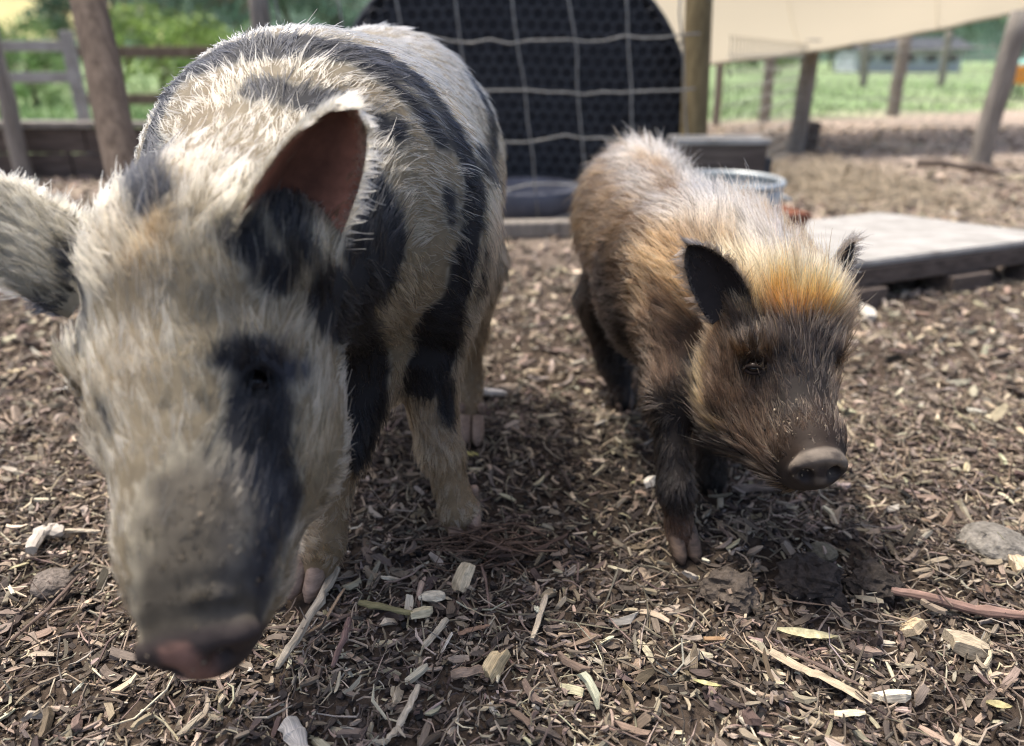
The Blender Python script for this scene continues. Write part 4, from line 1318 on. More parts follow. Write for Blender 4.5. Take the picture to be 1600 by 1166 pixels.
    S(black, [(405, 142), (470, 152), (530, 168)], 40, 0.010, 0.008)
    S(black, [(590, 190), (618, 205)], 26, 0.012, 0.010)
    S(black, [(560, 270), (590, 320), (605, 380), (600, 430), (565, 455)], 58, 0.008, 0.007)
    S(black, [(530, 280), (555, 330), (560, 400)], 44, 0.010, 0.008)
    S(black, [(275, 128), (250, 172), (230, 220), (222, 265), (228, 315)], 36, 0.007, 0.007)
    S(black, [(230, 110), (290, 100)], 14, 0.010, 0.008)
    S(black * 1.8, [(700, 300), (706, 340)], 18, 0.010, 0.008)
    S(black, [(748, 120), (765, 175), (770, 225), (756, 255)], 24, 0.010, 0.008)
    S(black, [(752, 455), (760, 400)], 18, 0.010, 0.008)
    # chest, foreleg
    S(black, [(520, 470), (550, 520), (575, 580), (580, 640), (565, 700)], 48, 0.008, 0.007)
    S(black, [(690, 500), (685, 545), (665, 590)], 44, 0.006, 0.006)
    S(black, [(698, 610), (702, 650)], 22, 0.008, 0.006)
    # head
    S(black, [(90, 420), (120, 470), (118, 530)], 26, 0.010, 0.010)
    S(black, [(135, 590), (160, 640), (172, 668)], 9, 0.005, 0.006)
    S(black, [(378, 370), (410, 410), (440, 440)], 38, 0.010, 0.008); S(black, [(425, 300), (470, 330)], 30, 0.010, 0.008); S(black, [(452, 345), (478, 395)], 38, 0.008, 0.008)
    S(black * 1.3, [(392, 565), (402, 610), (415, 660)], 50, 0.010, 0.012)
    S(black * 4, [(440, 560), (475, 585)], 24, 0.012, 0.012)
    S(black, [(402, 650), (416, 720), (425, 790)], 64, 0.009, 0.010)
    S(black * 2.2, [(425, 780), (420, 830), (400, 900), (380, 970)], 54, 0.016, 0.012)
    S(grey, [(345, 740), (345, 850), (345, 970)], 50, 0.022, 0.014)
    S(dirt * 0.9, [(285, 775), (272, 870), (268, 970)], 78, 0.022, 0.014)
    S(dirt * 0.6, [(265, 770), (270, 790)], 14, 0.010, 0.010)
    S(dirt * 0.6, [(235, 945), (330, 935), (400, 945)], 8, 0.006, 0.005); S(dirt * 0.8, [(230, 985), (320, 985), (400, 985)], 22, 0.008, 0.006)  # thin dark line paints the shade of a snout crease; dirt band below
    S(np.array([0.44, 0.30, 0.14]), [(240, 345), (222, 372), (205, 398)], 13, 0.014, 0.008)
    # far side, where the photograph does not look
    S3 = pt.stroke3
    S3(black, [(-0.42, 1.15, 0.52), (-0.40, 1.25, 0.40)], 0.055); S3(black, [(-0.20, 1.47, 0.50), (-0.14, 1.46, 0.42)], 0.05)
    S3(black, [(-0.41, 0.95, 0.40), (-0.39, 1.0, 0.32)], 0.04); S3(black, [(-0.25, 1.35, 0.67)], 0.05)
    col = pt(v)
    # skin: tinted darker under pale hair, painting shade into the gaps; dark under black; bare snout disc
    lum = col.mean(1, keepdims=True)
    skin = np.where(lum > 0.2, col * np.array([0.50, 0.46, 0.41]), col * np.array([1.0, 1.0, 1.0]) + 0.004)
    dn_ = (v - nc) @ f
    disc = smoothstep(-0.010, -0.002, dn_) * (np.linalg.norm(v - nc, axis=1) < 0.07)
    pink = np.array([0.21, 0.118, 0.09]); dk = np.array([0.045, 0.035, 0.032])
    sx = ((v - nc) @ side)
    pk = smoothstep(0.016, 0.008, np.abs(sx + 0.004 + 0.004 * vnoise(v, 60, 8)) ) * smoothstep(-0.002, 0.004, dn_)
    dcol = dk * (1 - pk[:, None]) + pink * pk[:, None]
    skin = skin * (1 - disc[:, None]) + dcol * disc[:, None]
    me = np_mesh('body', v, q, True, skin)
    body = link('body', me, skin_mat); child_of(body, root)

    # ears
    furs = []
    def ear(base, tip, wdir, inside, width, cup, bend, pale, skew=0.0, inner=np.array([0.085, 0.038, 0.028])):
        ev, eq, sd, ed, ax, ins = ear_arrays(base, tip, wdir, inside, width, cup, bend, thick=0.006, taper=0.85, skew=skew)
        pinkr = np.array([0.36, 0.165, 0.115])
        t = ((ev - np.array(base)) @ ax) / np.linalg.norm(np.array(tip) - np.array(base))
        w = smoothstep(0.35, 0.95, ed) * smoothstep(0.0, 0.35, t)
        c = inner * (1 - w[:, None]) + pinkr * w[:, None]
        c = c * (0.75 + 0.35 * smoothstep(-0.5, 0.6, vnoise(ev, 40, 4)))[:, None]
        c = np.where(sd[:, None] > 0.5, cream * 0.55, c)
        o = link('ear', np_mesh('ear', ev, eq, True, c), skin_mat); child_of(o, root)
        n0 = len(ev) // 2
        bq = eq[(eq >= n0).all(1)]
        p, n = ear_sample(ev, bq, 6500, -ins)
        fl_ = np.tile(ax, (len(p), 1))
        tt = ((p - np.array(base)) @ ax) / np.linalg.norm(np.array(tip) - np.array(base))
        cc = np.tile(cream, (len(p), 1)); kdark = smoothstep(0.28, 0.08, tt + 0.15 * vnoise(p, 40, 2))
        cc = cc * (1 - kdark[:, None]) + black * kdark[:, None] if pale else cc
        fl_ = ear_fringe(p, n, fl_, ev, ed, base, ax)
        furs.append((p, n, fl_, np.full(len(p), 0.014), np.full(len(p), 0.22), cc))
        # rim and tufts of the hollow
        iq = eq[(eq < n0).all(1)]
        p, n = ear_sample(ev, iq, 1500, ins)
        e2 = np.array([ed[np.argmin(((ev[:n0] - x) ** 2).sum(1))] for x in p])
        keep = (e2 > 0.80) | (RNG.random(len(p)) < 0.10)
        p, n = p[keep], n[keep]
        furs.append((p, n, np.tile(ax, (len(p), 1)), np.full(len(p), 0.010), np.full(len(p), 0.4), np.tile(cream * 0.8, (len(p), 1))))
    ear(W(396, 400, 0.622), W(530, 148, 0.585), W(520, 330, 0.6) - W(430, 230, 0.6), (0.84, -0.54, 0.05), 0.096, 0.62, 0.05, True, skew=0.0, inner=np.array([0.115, 0.052, 0.038]))
    ear(W(152, 446, 0.645), W(-100, 272, 0.60), W(20, 250, 0.6) - W(60, 480, 0.6), (0.0, 0.62, -0.78), 0.080, 0.22, 0.02, True, inner=np.array([0.22, 0.15, 0.11]))
    # eyes
    eyeball(W(396, 602, 0.590), 0.0115, (0.35, -0.9, -0.2), root, eye_mat, lid_mat)
    eyeball(W(147, 630, 0.606), 0.0110, (-0.7, -0.7, -0.1), root, eye_mat, lid_mat)
    # hooves
    for px, py, fw, s in ((726, 842, (0.15, -1), 0.028), (484, 928, (-0.25, -1), 0.028), (737, 694, (0, -1), 0.027)):
        g = G(px, py); claw((g.x, g.y, 0.008), fw, s, pale_hoof_mat, root)
    claw((-0.305, 1.40, 0.002), (0, -1), 0.024, hoof_mat, root)
    tube('tail', [(-0.205, 1.475, 0.52), (-0.20, 1.515, 0.49), (-0.185, 1.53, 0.44), (-0.19, 1.52, 0.39)], [0.017, 0.013, 0.010, 0.006], skin_mat, root, 8, colors=cream * 0.5)
    mp, mn = sample_surface(v, q, 55, np.random.default_rng(91), lambda c: (np.linalg.norm(c - nc, axis=1) < 0.12) * ((c - nc) @ nr > -0.01) + 1e-9)
    flecks(mp, mn, np.random.default_rng(92), 0.0008, 0.0024, (0.14, 0.115, 0.085), root)
    if NOFUR: return root
    # coat
    def weight(c):
        vis = smoothstep(0.3, -0.3, c[:, 1] - 1.45)
        return (0.35 + 0.65 * vis + 0.5 * (c[:, 1] < 0.75)) * (1 + 1.2 * (c[:, 2] < 0.24))
    p, n = sample_surface(v, q, 150000, RNG, weight)
    F, Ln, Lf = V.field(p, n)
    # over the face and poll the coat runs from the nose up and back along the neck
    hw = smoothstep(0.86, 0.68, p[:, 1])[:, None]
    F = F * (1 - 0.72 * hw) + np.cross(n, side) * np.sign((np.cross(n, side) @ np.array([0, 1.0, 0.6])))[:, None] * hw
    F = norm(F - n * np.einsum('ij,ij->i', F, n)[:, None])
    # on the trunk the coat falls from the spine down both flanks
    tr = smoothstep(0.70, 0.85, p[:, 1]) * smoothstep(0.28, 0.36, p[:, 2])
    F = F + (tr * 1.0 * np.clip((p[:, 0] + 0.235) / 0.07, -1, 1))[:, None] * np.array([0.8, -0.1, -0.3])
    F = norm(F - n * np.einsum('ij,ij->i', F, n)[:, None])
    Lf = Lf * (1 - 0.45 * tr)
    keep = (Ln > 0.004) & (p[:, 2] > 0.044) & (((p - nc) @ f < -0.012) | (np.linalg.norm(p - nc, axis=1) > 0.07))
    for e in (W(396, 602, 0.590), W(147, 630, 0.606)):
        keep &= np.linalg.norm(p - np.array(e), axis=1) > 0.0135
    p, n, F, Ln, Lf = p[keep], n[keep], F[keep], Ln[keep], Lf[keep]
    c = pt(p + F * (Ln * 0.55)[:, None] + 0.003 * RNG.standard_normal(p.shape))
    # crest along the neck and back is longer
    crest = smoothstep(0.08, 0.0, np.abs(p[:, 0] + 0.235)) * smoothstep(0.55, 0.62, p[:, 2])
    Ln = Ln * 0.86 * (1 + 0.25 * crest); Lf = Lf * (1 + 0.15 * crest)
    furs.insert(0, (p, n, F, Ln, Lf, c))
    furs.append(lashes(W(396, 602, 0.590), 0.0115, (0.35, -0.9, -0.2), cream)); furs.append(lashes(W(147, 630, 0.606), 0.011, (-0.7, -0.7, -0.1), cream))
    cat = [np.concatenate([x[i] for x in furs]) for i in range(6)]
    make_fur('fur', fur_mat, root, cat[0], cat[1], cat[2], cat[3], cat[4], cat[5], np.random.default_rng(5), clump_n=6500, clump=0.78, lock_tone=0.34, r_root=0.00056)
    return root

# ------------------------------------------------------------------ the brown piglet
def build_brown():
    root = empty('pig', (0.26, 1.05, 0))
    tag(root, 'small brown shaggy pig with dark legs and a golden forelock', 'pig')
    V = Vol((0.0, 0.58, -0.01), (0.56, 1.62, 0.60), 0.0042)
    back = np.array((-0.15, 1.0, -0.40))
    V.ell(W(985, 335, 1.42), (0.103, 0.14, 0.124), k=0.09, flow=(-0.1, 0.8, -0.5), length=0.040, lift=0.36)
    V.ell(W(1015, 388, 1.27), (0.101, 0.18, 0.136), k=0.09, flow=back, length=0.036, lift=0.32)
    V.ell(W(1080, 440, 1.11), (0.094, 0.14, 0.122), k=0.09, flow=back, length=0.034, lift=0.32)
    V.cone(W(1110, 440, 1.08), W(1205, 500, 0.965), 0.105, 0.080, k=0.06, flow=(-0.15, 0.9, -0.25), length=0.038, lift=0.40)
    V.ell(W(1030, 484, 1.22), (0.088, 0.16, 0.078), k=0.05, flow=back, length=0.032)
    dn = (0.0, 0.15, -1.0)
    # forelegs
    V.cone(W(1055, 520, 1.04), W(1048, 620, 1.00), 0.050, 0.031, k=0.04, flow=dn, length=0.022, lift=0.25)
    V.cone(W(1048, 620, 1.00), W(1056, 760, 0.985), 0.027, 0.0200, k=0.03, flow=dn, length=0.014, lift=0.32)
    V.cone(W(1056, 760, 0.985), W(1063, 842, 1.000), 0.0195, 0.0175, k=0.02, flow=dn, length=0.012, lift=0.32)
    V.cone(W(1125, 560, 1.10), W(1115, 660, 1.12), 0.050, 0.030, k=0.04, flow=dn, length=0.028)
    V.cone(W(1115, 660, 1.12), W(1112, 760, 1.147), 0.026, 0.021, k=0.02, flow=dn, length=0.014)
    # hind legs
    V.cone(W(955, 470, 1.42), W(960, 555, 1.43), 0.070, 0.032, k=0.04, flow=dn, length=0.030)
    V.cone(W(960, 555, 1.43), W(972, 630, 1.42), 0.026, 0.021, k=0.03, flow=dn, length=0.014)
    V.cone((0.275, 1.36, 0.21), (0.285, 1.40, 0.12), 0.070, 0.032, k=0.04, flow=dn, length=0.030)
    V.cone((0.285, 1.40, 0.12), (0.29, 1.37, 0.02), 0.026, 0.021, k=0.03, flow=dn, length=0.014)
    # head
    poll, nose = np.array(W(1234, 440, 0.94)), np.array(W(1275, 728, 0.80))
    f = norm(nose - poll)
    side = np.array([0.96, -0.24, 0.05]); side = norm(side - f * (side @ f))
    nr = np.cross(f, side); nr = nr if nr[2] > 0 else -nr
    AX = np.stack([side, f, nr])
    fl = -f + nr * 0.15
    V.ell(W(1214, 494, 0.955), (0.060, 0.072, 0.054), AX, k=0.06, flow=(-0.05, 0.72, 0.69), length=0.040, lift=0.70)
    V.ell(W(1206, 570, 0.93), (0.058, 0.062, 0.060), AX, k=0.04, flow=fl, length=0.026, lift=0.5)
    V.ell(W(1150, 610, 0.955), (0.045, 0.062, 0.058), AX, k=0.04, flow=-f * 0.7 - side * 0.6, length=0.025, lift=0.35)
    V.ell(W(1226, 610, 0.95), (0.036, 0.060, 0.055), AX, k=0.04, flow=-f * 0.9 + side * 0.15, length=0.020, lift=0.35)
    V.cone(W(1234, 590, 0.905), W(1266, 690, 0.838), 0.047, 0.0325, k=0.04, flow=-f, length=0.015, lift=0.3)
    V.cone(W(1266, 690, 0.838), W(1276, 722, 0.818), 0.0315, 0.028, k=0.02, flow=-f, length=0.010, lift=0.25)
    V.cone(W(1170, 660, 0.93), W(1238, 728, 0.85), 0.046, 0.024, k=0.035, flow=-f, length=0.024, lift=0.4)
    # brow and eye hollows
    V.ell(W(1186, 545, 0.875), (0.022, 0.014, 0.014), AX, k=0.02, flow=fl, length=0.022, lift=0.6)
    V.ell(W(1288, 552, 0.895), (0.018, 0.014, 0.014), AX, k=0.02, flow=fl, length=0.022, lift=0.6)
    eyeL, eyeR = np.array(W(1177, 574, 0.872)), np.array(W(1292, 574, 0.888))
    V.ell(eyeL, (0.013, 0.010, 0.012), AX, k=0.010, sub=True)
    V.ell(eyeR, (0.012, 0.010, 0.012), AX, k=0.010, sub=True)
    # snout disc
    dax = norm(f + np.array([0.12, -0.34, 0.0]))
    s2 = norm(side - dax * (side @ dax)); n2 = np.cross(dax, s2); n2 = n2 if n2[2] > 0 else -n2
    AD = np.stack([s2, dax, n2])
    nc = np.array(W(1278, 730, 0.803))
    V.disc(nc, (0.0315, 0.0235), 0.0070, AD, k=0.005)
    V.ell(nc + n2 * 0.014 - dax * 0.009, (0.019, 0.009, 0.007), AD, k=0.008, flow=fl, length=0.0)
    for s in (-1, 1):
        V.ell(nc + dax * 0.008 + s2 * s * 0.0145 - n2 * 0.002, (0.0085, 0.013, 0.0095), AD, k=0.003, sub=True)
    v, q = V.mesh(1)

    tan = np.array([0.25, 0.15, 0.074]); dark = np.array([0.022, 0.017, 0.015]); brown = np.array([0.105, 0.067, 0.045])
    def base(p):
        z = p[:, 2] + 0.03 * vnoise(p, 16.0, 12)
        up = smoothstep(0.27, 0.39, z - 0.13 * (p[:, 1] - 1.05))[:, None]
        c = brown * (1 - up) + tan * 0.88 * up
        lo = smoothstep(0.30, 0.20, z)[:, None]
        c = c * (1 - lo) + dark * lo
        # grizzled: dark and pale streaks
        g = smoothstep(0.1, 0.6, vnoise(p, 30.0, 14))[:, None] * 0.45
        c = c * (1 - g) + brown * 0.8 * g
        ft = (smoothstep(0.085, 0.04, p[:, 2]) * (p[:, 1] < 0.90))[:, None]
        c = c * (1 - ft) + np.array([0.15, 0.085, 0.055]) * ft
        return c
    pt = Paint(v, q, base, (1090, 430)); S = pt.stroke
    silver = np.array([0.34, 0.31, 0.27]); pale = np.array([0.41, 0.335, 0.205]); gold = np.array([0.46, 0.20, 0.045]); blond = np.array([0.40, 0.28, 0.14])
    slate = np.array([0.13, 0.13, 0.145]); face = np.array([0.030, 0.022, 0.018]); facebr = np.array([0.066, 0.042, 0.028])
    S(silver, [(985, 225), (1030, 235), (1070, 275), (1110, 315), (1160, 345), (1200, 380)], 30, 0.020, 0.016)
    S(silver * np.array([1, .93, .85]), [(960, 240), (1000, 290), (1060, 330), (1110, 350)], 24, 0.03, 0.02)
    S(slate, [(1085, 268), (1120, 292)], 7, 0.010, 0.010)
    S(slate, [(1170, 325), (1205, 350), (1222, 375)], 10, 0.010, 0.010)
    S(tan * 1.1, [(905, 280), (900, 340), (930, 380)], 22, 0.02, 0.012)
    S(tan * 1.15, [(1000, 380), (1050, 400), (1080, 440)], 30, 0.02, 0.016)
    S(dark * 2.5, [(935, 430), (950, 490), (985, 540)], 42, 0.020, 0.016)
    S(dark * 1.6, [(960, 500), (985, 545), (1005, 575)], 26, 0.012, 0.012)
    S(brown, [(1030, 500), (1040, 560)], 40, 0.02, 0.016)
    S(dark, [(1050, 640), (1055, 700), (1060, 770)], 40, 0.012, 0.010)
    S(dark * 1.2, [(1085, 570), (1075, 600)], 24, 0.012, 0.010)
    S(facebr, [(1130, 580), (1150, 640), (1190, 690)], 40, 0.014, 0.012)
    S(face, [(1180, 520), (1240, 520), (1290, 520), (1250, 590), (1245, 640)], 44, 0.012, 0.012)
    S(face, [(1150, 500), (1200, 470)], 22, 0.010, 0.010)
    S(face * 0.7, [(1165, 575), (1195, 580)], 17, 0.008, 0.006)
    S(facebr * 0.75, [(1280, 650), (1230, 690)], 34, 0.014, 0.010)
    S(pale, [(1130, 405), (1180, 415), (1240, 430), (1290, 430)], 26, 0.014, 0.014)
    S(pale * np.array([1, .9, .75]), [(1170, 460), (1215, 455), (1300, 455)], 20, 0.012, 0.012)
    S(gold, [(1215, 462), (1245, 468), (1285, 470)], 22, 0.012, 0.012)
    S(blond, [(1105, 550), (1092, 590), (1100, 640), (1120, 665)], 10, 0.010, 0.010)
    col = pt(v)
    lum = col.mean(1, keepdims=True)
    skin = col * 0.38 * np.array([1.0, 0.95, 0.92])
    dn_ = (v - nc) @ dax
    disc = smoothstep(-0.012, -0.006, dn_) * (np.linalg.norm(v - nc, axis=1) < 0.05)
    dirt = smoothstep(-0.2, 0.6, vnoise(v, 90, 21) + 0.8 * ((v - nc) @ n2) / 0.02)
    dcol = np.array([0.030, 0.024, 0.022]) * (1 - dirt[:, None]) + np.array([0.15, 0.125, 0.10]) * dirt[:, None]
    skin = skin * (1 - disc[:, None]) + dcol * disc[:, None]
    body = link('body', np_mesh('body', v, q, True, skin), skin_mat); child_of(body, root)
    furs = []
    def ear(base, tip, wdir, inside, width, cup, bend, skew=0.0):
        ev, eq, sd, ed, ax, ins = ear_arrays(base, tip, wdir, inside, width, cup, bend, thick=0.005, taper=0.95, skew=skew)
        c = np.tile(np.array([0.014, 0.011, 0.011]), (len(ev), 1))
        o = link('ear', np_mesh('ear', ev, eq, True, c), skin_mat); child_of(o, root)
        n0 = len(ev) // 2
        for half, cnt, ln in ((1, 3000, 0.014), (0, 420, 0.010)):
            bq = eq[(eq >= n0).all(1)] if half else eq[(eq < n0).all(1)]
            p, n = ear_sample(ev, bq, cnt, -ins if half else ins)
            furs.append((p, n, ear_fringe(p, n, np.tile(ax, (len(p), 1)), ev, ed, base, ax), np.full(len(p), ln), np.full(len(p), 0.35), np.tile(np.array([0.05, 0.04, 0.035]) if not half else np.array([0.13, 0.11, 0.09]), (len(p), 1))))
    ear(W(1146, 486, 0.915), W(1079, 380, 0.905), W(1160, 420, 0.9) - W(1085, 480, 0.9), (-0.45, -0.88, 0.1), 0.060, 0.5, 0.04, skew=0.02)
    ear(W(1276, 470, 0.965), W(1322, 376, 0.985), W(1330, 440, 1.0) - W(1275, 430, 0.96), (0.72, -0.66, 0.1), 0.052, 0.5, 0.05)
    eyeball(eyeL - nr * 0.001, 0.0085, (-0.25, -0.93, 0.1), root, eye_mat, lid_mat)
    eyeball(eyeR - nr * 0.001, 0.0085, (0.75, -0.65, 0.1), root, eye_mat, lid_mat)
    for px, py, fw, s in ((1067, 868, (0.2, -1), 0.0245), (1113, 766, (0.2, -1), 0.0235), (973, 637, (0.1, -1), 0.023)):
        g = G(px, py); claw((g.x, g.y, 0.002), fw, s, hoof_mat, root)
    claw((0.29, 1.365, 0.002), (0.1, -1), 0.019, hoof_mat, root)
    tube('tail', [np.array(W(965, 300, 1.54)) + np.array((0, 0.02, 0.02)), np.array(W(960, 330, 1.60)), np.array(W(958, 380, 1.60))], [0.013, 0.010, 0.005], skin_mat, root, 8, colors=tan * 0.4)
    mp, mn = sample_surface(v, q, 70, np.random.default_rng(93), lambda c: (np.linalg.norm(c - nc, axis=1) < 0.085) * ((c - nc) @ n2 > -0.01) + 1e-9)
    flecks(mp, mn, np.random.default_rng(94), 0.0007, 0.0022, (0.20, 0.165, 0.12), root)
    if NOFUR: return root
    p, n = sample_surface(v, q, 120000, RNG, lambda c: (0.55 + 1.5 * (c[:, 1] < 1.0)) * (1 + 1.0 * (c[:, 2] < 0.16)))
    F, Ln, Lf = V.field(p, n)
    hw = smoothstep(1.06, 0.96, p[:, 1])[:, None] * smoothstep(0.16, 0.22, p[:, 2])[:, None]
    F = F * (1 - 0.6 * hw) + np.cross(n, side) * np.sign((np.cross(n, side) @ np.array([0, 1.0, 0.6])))[:, None] * hw * 0.8
    F = norm(F - n * np.einsum('ij,ij->i', F, n)[:, None])
    keep = (Ln > 0.003) & (p[:, 2] > 0.030) & (((p - nc) @ dax < -0.011) | (np.linalg.norm(p - nc, axis=1) > 0.042))
    for e in (eyeL, eyeR): keep &= np.linalg.norm(p - e, axis=1) > 0.0125
    p, n, F, Ln, Lf = p[keep], n[keep], F[keep], Ln[keep], Lf[keep]
    c = pt(p + F * (Ln * 0.5)[:, None] + 0.004 * RNG.standard_normal(p.shape))
    mixd = RNG.random(len(p)) < 0.32
    c[mixd] *= 0.32
    tipd = (RNG.random(len(p)) < 0.16) & (p[:, 1] < 1.0) & (p[:, 2] > 0.16)
    c[tipd] = np.maximum(c[tipd], np.array([0.17, 0.12, 0.075]))
    # bristling crest along the spine
    sp = np.array([list(W(x, y, z)) for x, y, z in ((985, 215, 1.45), (1060, 260, 1.27), (1140, 330, 1.08), (1210, 390, 0.98))])
    d = np.full(len(p), 9.0)
    for a, b in zip(sp[:-1], sp[1:]):
        ab = b - a; t = np.clip(((p - a) @ ab) / (ab @ ab), 0, 1)
        d = np.minimum(d, np.linalg.norm(p - (a + t[:, None] * ab), axis=1))
    cr = smoothstep(0.075, 0.02, d)
    Ln = Ln * np.where(p[:, 1] < 0.98, 1.0, 0.88) * (1 + 0.30 * cr); Lf = Lf + 0.9 * cr
    furs.insert(0, (p, n, F, Ln, Lf, c))
    furs.append(lashes(eyeL, 0.009, (-0.25, -0.93, 0.1), tan * 0.25, 22, 0.010)); furs.append(lashes(eyeR, 0.009, (0.75, -0.65, 0.1), tan * 0.25, 22, 0.010))
    cat = [np.concatenate([x[i] for x in furs]) for i in range(6)]
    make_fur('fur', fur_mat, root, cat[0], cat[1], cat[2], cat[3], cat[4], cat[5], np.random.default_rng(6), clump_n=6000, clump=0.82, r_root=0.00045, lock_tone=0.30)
    return root

build_spotted()
build_brown()
# ------------------------------------------------------------------ single sticks, chips, clods and leaves that lie on the mulch
stick_mat = attr_mat('stick_wood', scale=1.0, amount=0.55, rough=0.8, bump=0.6, bump_dist=0.001, coord='grain', spec=0.2)
clod_mat = attr_mat('clod_soil', scale=160.0, amount=0.5, rough=0.95, bump=1.0, bump_dist=0.004, spec=0.1)
PALE = (0.44, 0.38, 0.29); TANW = (0.36, 0.26, 0.17); BARK = (0.15, 0.11, 0.09); PURP = (0.22, 0.145, 0.125); PINKW = (0.27, 0.175, 0.14); DARKB = (0.075, 0.05, 0.04)

def on_ground(px, py, lift):
    g = G(px, py, 0.008)
    return np.array([g.x, g.y, float(ground_h([g.x], [g.y])[0]) + lift])

def stick(label, pts, w, color, lift=0.014, cat='stick', seed=1, rag=0.10, seg=8, flat=0.7, name='stick', taper=(0.75, 0.5), fork=None, group=None):
    rg = np.random.default_rng(seed)
    P = [on_ground(*p, lift) for p in pts]
    # finer points along the way
    Q = []
    for a, b in zip(P[:-1], P[1:]):
        for t in (0, 0.25, 0.5, 0.75): Q.append(a + (b - a) * t)
    Q.append(P[-1]); Q = np.array(Q)
    z = np.mean([depth_of(p) for p in Q]); r = w * z / FPX / 2
    Q[1:-1] += rg.normal(0, r * 0.10, Q[1:-1].shape)
    n = len(Q); t = np.linspace(0, 1, n)
    rad = r * (1 + 0.10 * rg.standard_normal(n)) * np.interp(t, [0, 0.08, 0.85, 1], [taper[0], 1, 0.9, taper[1]])
    vs, q, tr, gr = tube_data(Q, rad, seg, rag, seed, flat=flat)
    gr = gr * np.array([3.0, 14.0, 1.0])
    col = np.array(color) * (1 + 0.16 * rg.standard_normal((len(vs), 1)))
    me = np_mesh(name, vs, [q, tr], False, np.clip(col, 0.01, 0.8), vecs=gr)
    o = link(name, me, stick_mat); tag(o, label, cat, group)
    if fork:
        for k, (a, b, fw) in enumerate(fork):
            A, B = on_ground(*a, lift), on_ground(*b, lift + 0.006)
            rr = fw * z / FPX / 2
            v2, q2, t2, g2 = tube_data([A, (A + B) / 2 + rg.normal(0, rr, 3), B], [rr, rr * 0.8, rr * 0.3], 6, 0.1, seed + k)
            f = link('twig', np_mesh('twig', v2, [q2, t2], False, np.tile(np.array(color) * 0.9, (len(v2), 1)), vecs=g2 * np.array([3.0, 14.0, 1.0])), stick_mat); f.parent = o
    return o

def chunk(label, c, size_px, color, seed, cat='wood chip', name='wood_chip', yaw=0.0, shape=(1, 0.6, 0.35), lift=0.010, tilt=0.3, group=None):
    """splintered block: a box cut ragged"""
    rg = np.random.default_rng(seed)
    p = on_ground(*c, 0); z = depth_of(p); s = size_px * z / FPX
    nx, ny = 6, 4
    e0, e1 = rg.normal(0, 0.12, ny), rg.normal(0, 0.12, ny); ew = rg.uniform(0.75, 1.0, 2); step = rg.normal(0, 0.16, ny)
    vs = []
    for side in (1, -1):
        for i in range(nx):
            for j in range(ny):
                u, v = i / (nx - 1) - 0.5, j / (ny - 1) - 0.5
                e = 1 - 0.35 * (abs(u) * 2) ** 4
                x = u * s * shape[0] + ((e0[j] if i == 0 else e1[j]) * s if i in (0, nx - 1) else rg.normal(0, 0.02) * s)
                y = v * s * shape[1] * (1 - (1 - ew[0 if u < 0 else 1]) * 2 * abs(u)) + rg.normal(0, 0.02) * s
                zz = side * 0.5 * s * shape[2] * e * (1 + step[j]) + rg.normal(0, 0.012) * s
                vs.append((x, y, zz))
    vs = np.array(vs); n0 = nx * ny; q = []
    for i in range(nx - 1):
        for j in range(ny - 1):
            a = i * ny + j
            q.append((a, a + ny, a + ny + 1, a + 1)); q.append((n0 + a, n0 + a + 1, n0 + a + ny + 1, n0 + a + ny))
    for i in range(nx - 1):
        a = i * ny; q.append((a, n0 + a, n0 + a + ny, a + ny)); a = i * ny + ny - 1; q.append((a, a + ny, n0 + a + ny, n0 + a))
    for j in range(ny - 1):
        a = j; q.append((a, a + 1, n0 + a + 1, n0 + a)); a = (nx - 1) * ny + j; q.append((a, n0 + a, n0 + a + 1, a + 1))
    gr = vs * np.array([40, 700, 700]) + seed
    R = np.array(Matrix.Rotation(yaw, 3, 'Z') @ Matrix.Rotation(tilt * rg.uniform(-1, 1), 3, 'Y') @ Matrix.Rotation(tilt * rg.uniform(-1, 1) - 0.35, 3, 'X'))
    vs = vs @ R.T + p + np.array([0, 0, lift + s * shape[2] * 0.3])
    col = np.array(color) * (1 + 0.10 * rg.standard_normal((len(vs), 1)))
    o = link(name, np_mesh(name, vs, np.array(q), False, np.clip(col, 0.01, 0.8), vecs=gr), stick_mat); tag(o, label, cat, group)
    return o

def clod(label, c, w_px, h_px, color, seed, cat='clod', name='soil_clod', rough=0.36, depth=1.0):
    rg = np.random.default_rng(seed)
    p = on_ground(*c, 0); z = depth_of(p); rx = w_px * z / FPX / 2; rz = h_px * z / FPX / 2
    bm = bmesh.new(); bmesh.ops.create_icosphere(bm, subdivisions=4, radius=1.0)
    v = np.array([x.co for x in bm.verts]); f = np.array([[x.index for x in fc.verts] for fc in bm.faces]); bm.free()
    d = 1 + rough * (vnoise(v + seed, 1.7, seed) + 0.55 * vnoise(v + seed, 5.5, seed + 1) + 0.3 * vnoise(v + seed, 12, seed + 2) + 0.15 * vnoise(v + seed, 24, seed + 3))
    v = v * d[:, None] * np.array([rx, rx * depth, rz]) + p + np.array([0, 0, rz * 0.35])
    col = np.array(color) * (1 + 0.3 * vnoise(v, 80, seed))[:, None]
    o = link(name, np_mesh(name, v, f, False, np.clip(col, 0.008, 0.7)), clod_mat); tag(o, label, cat)
    return o

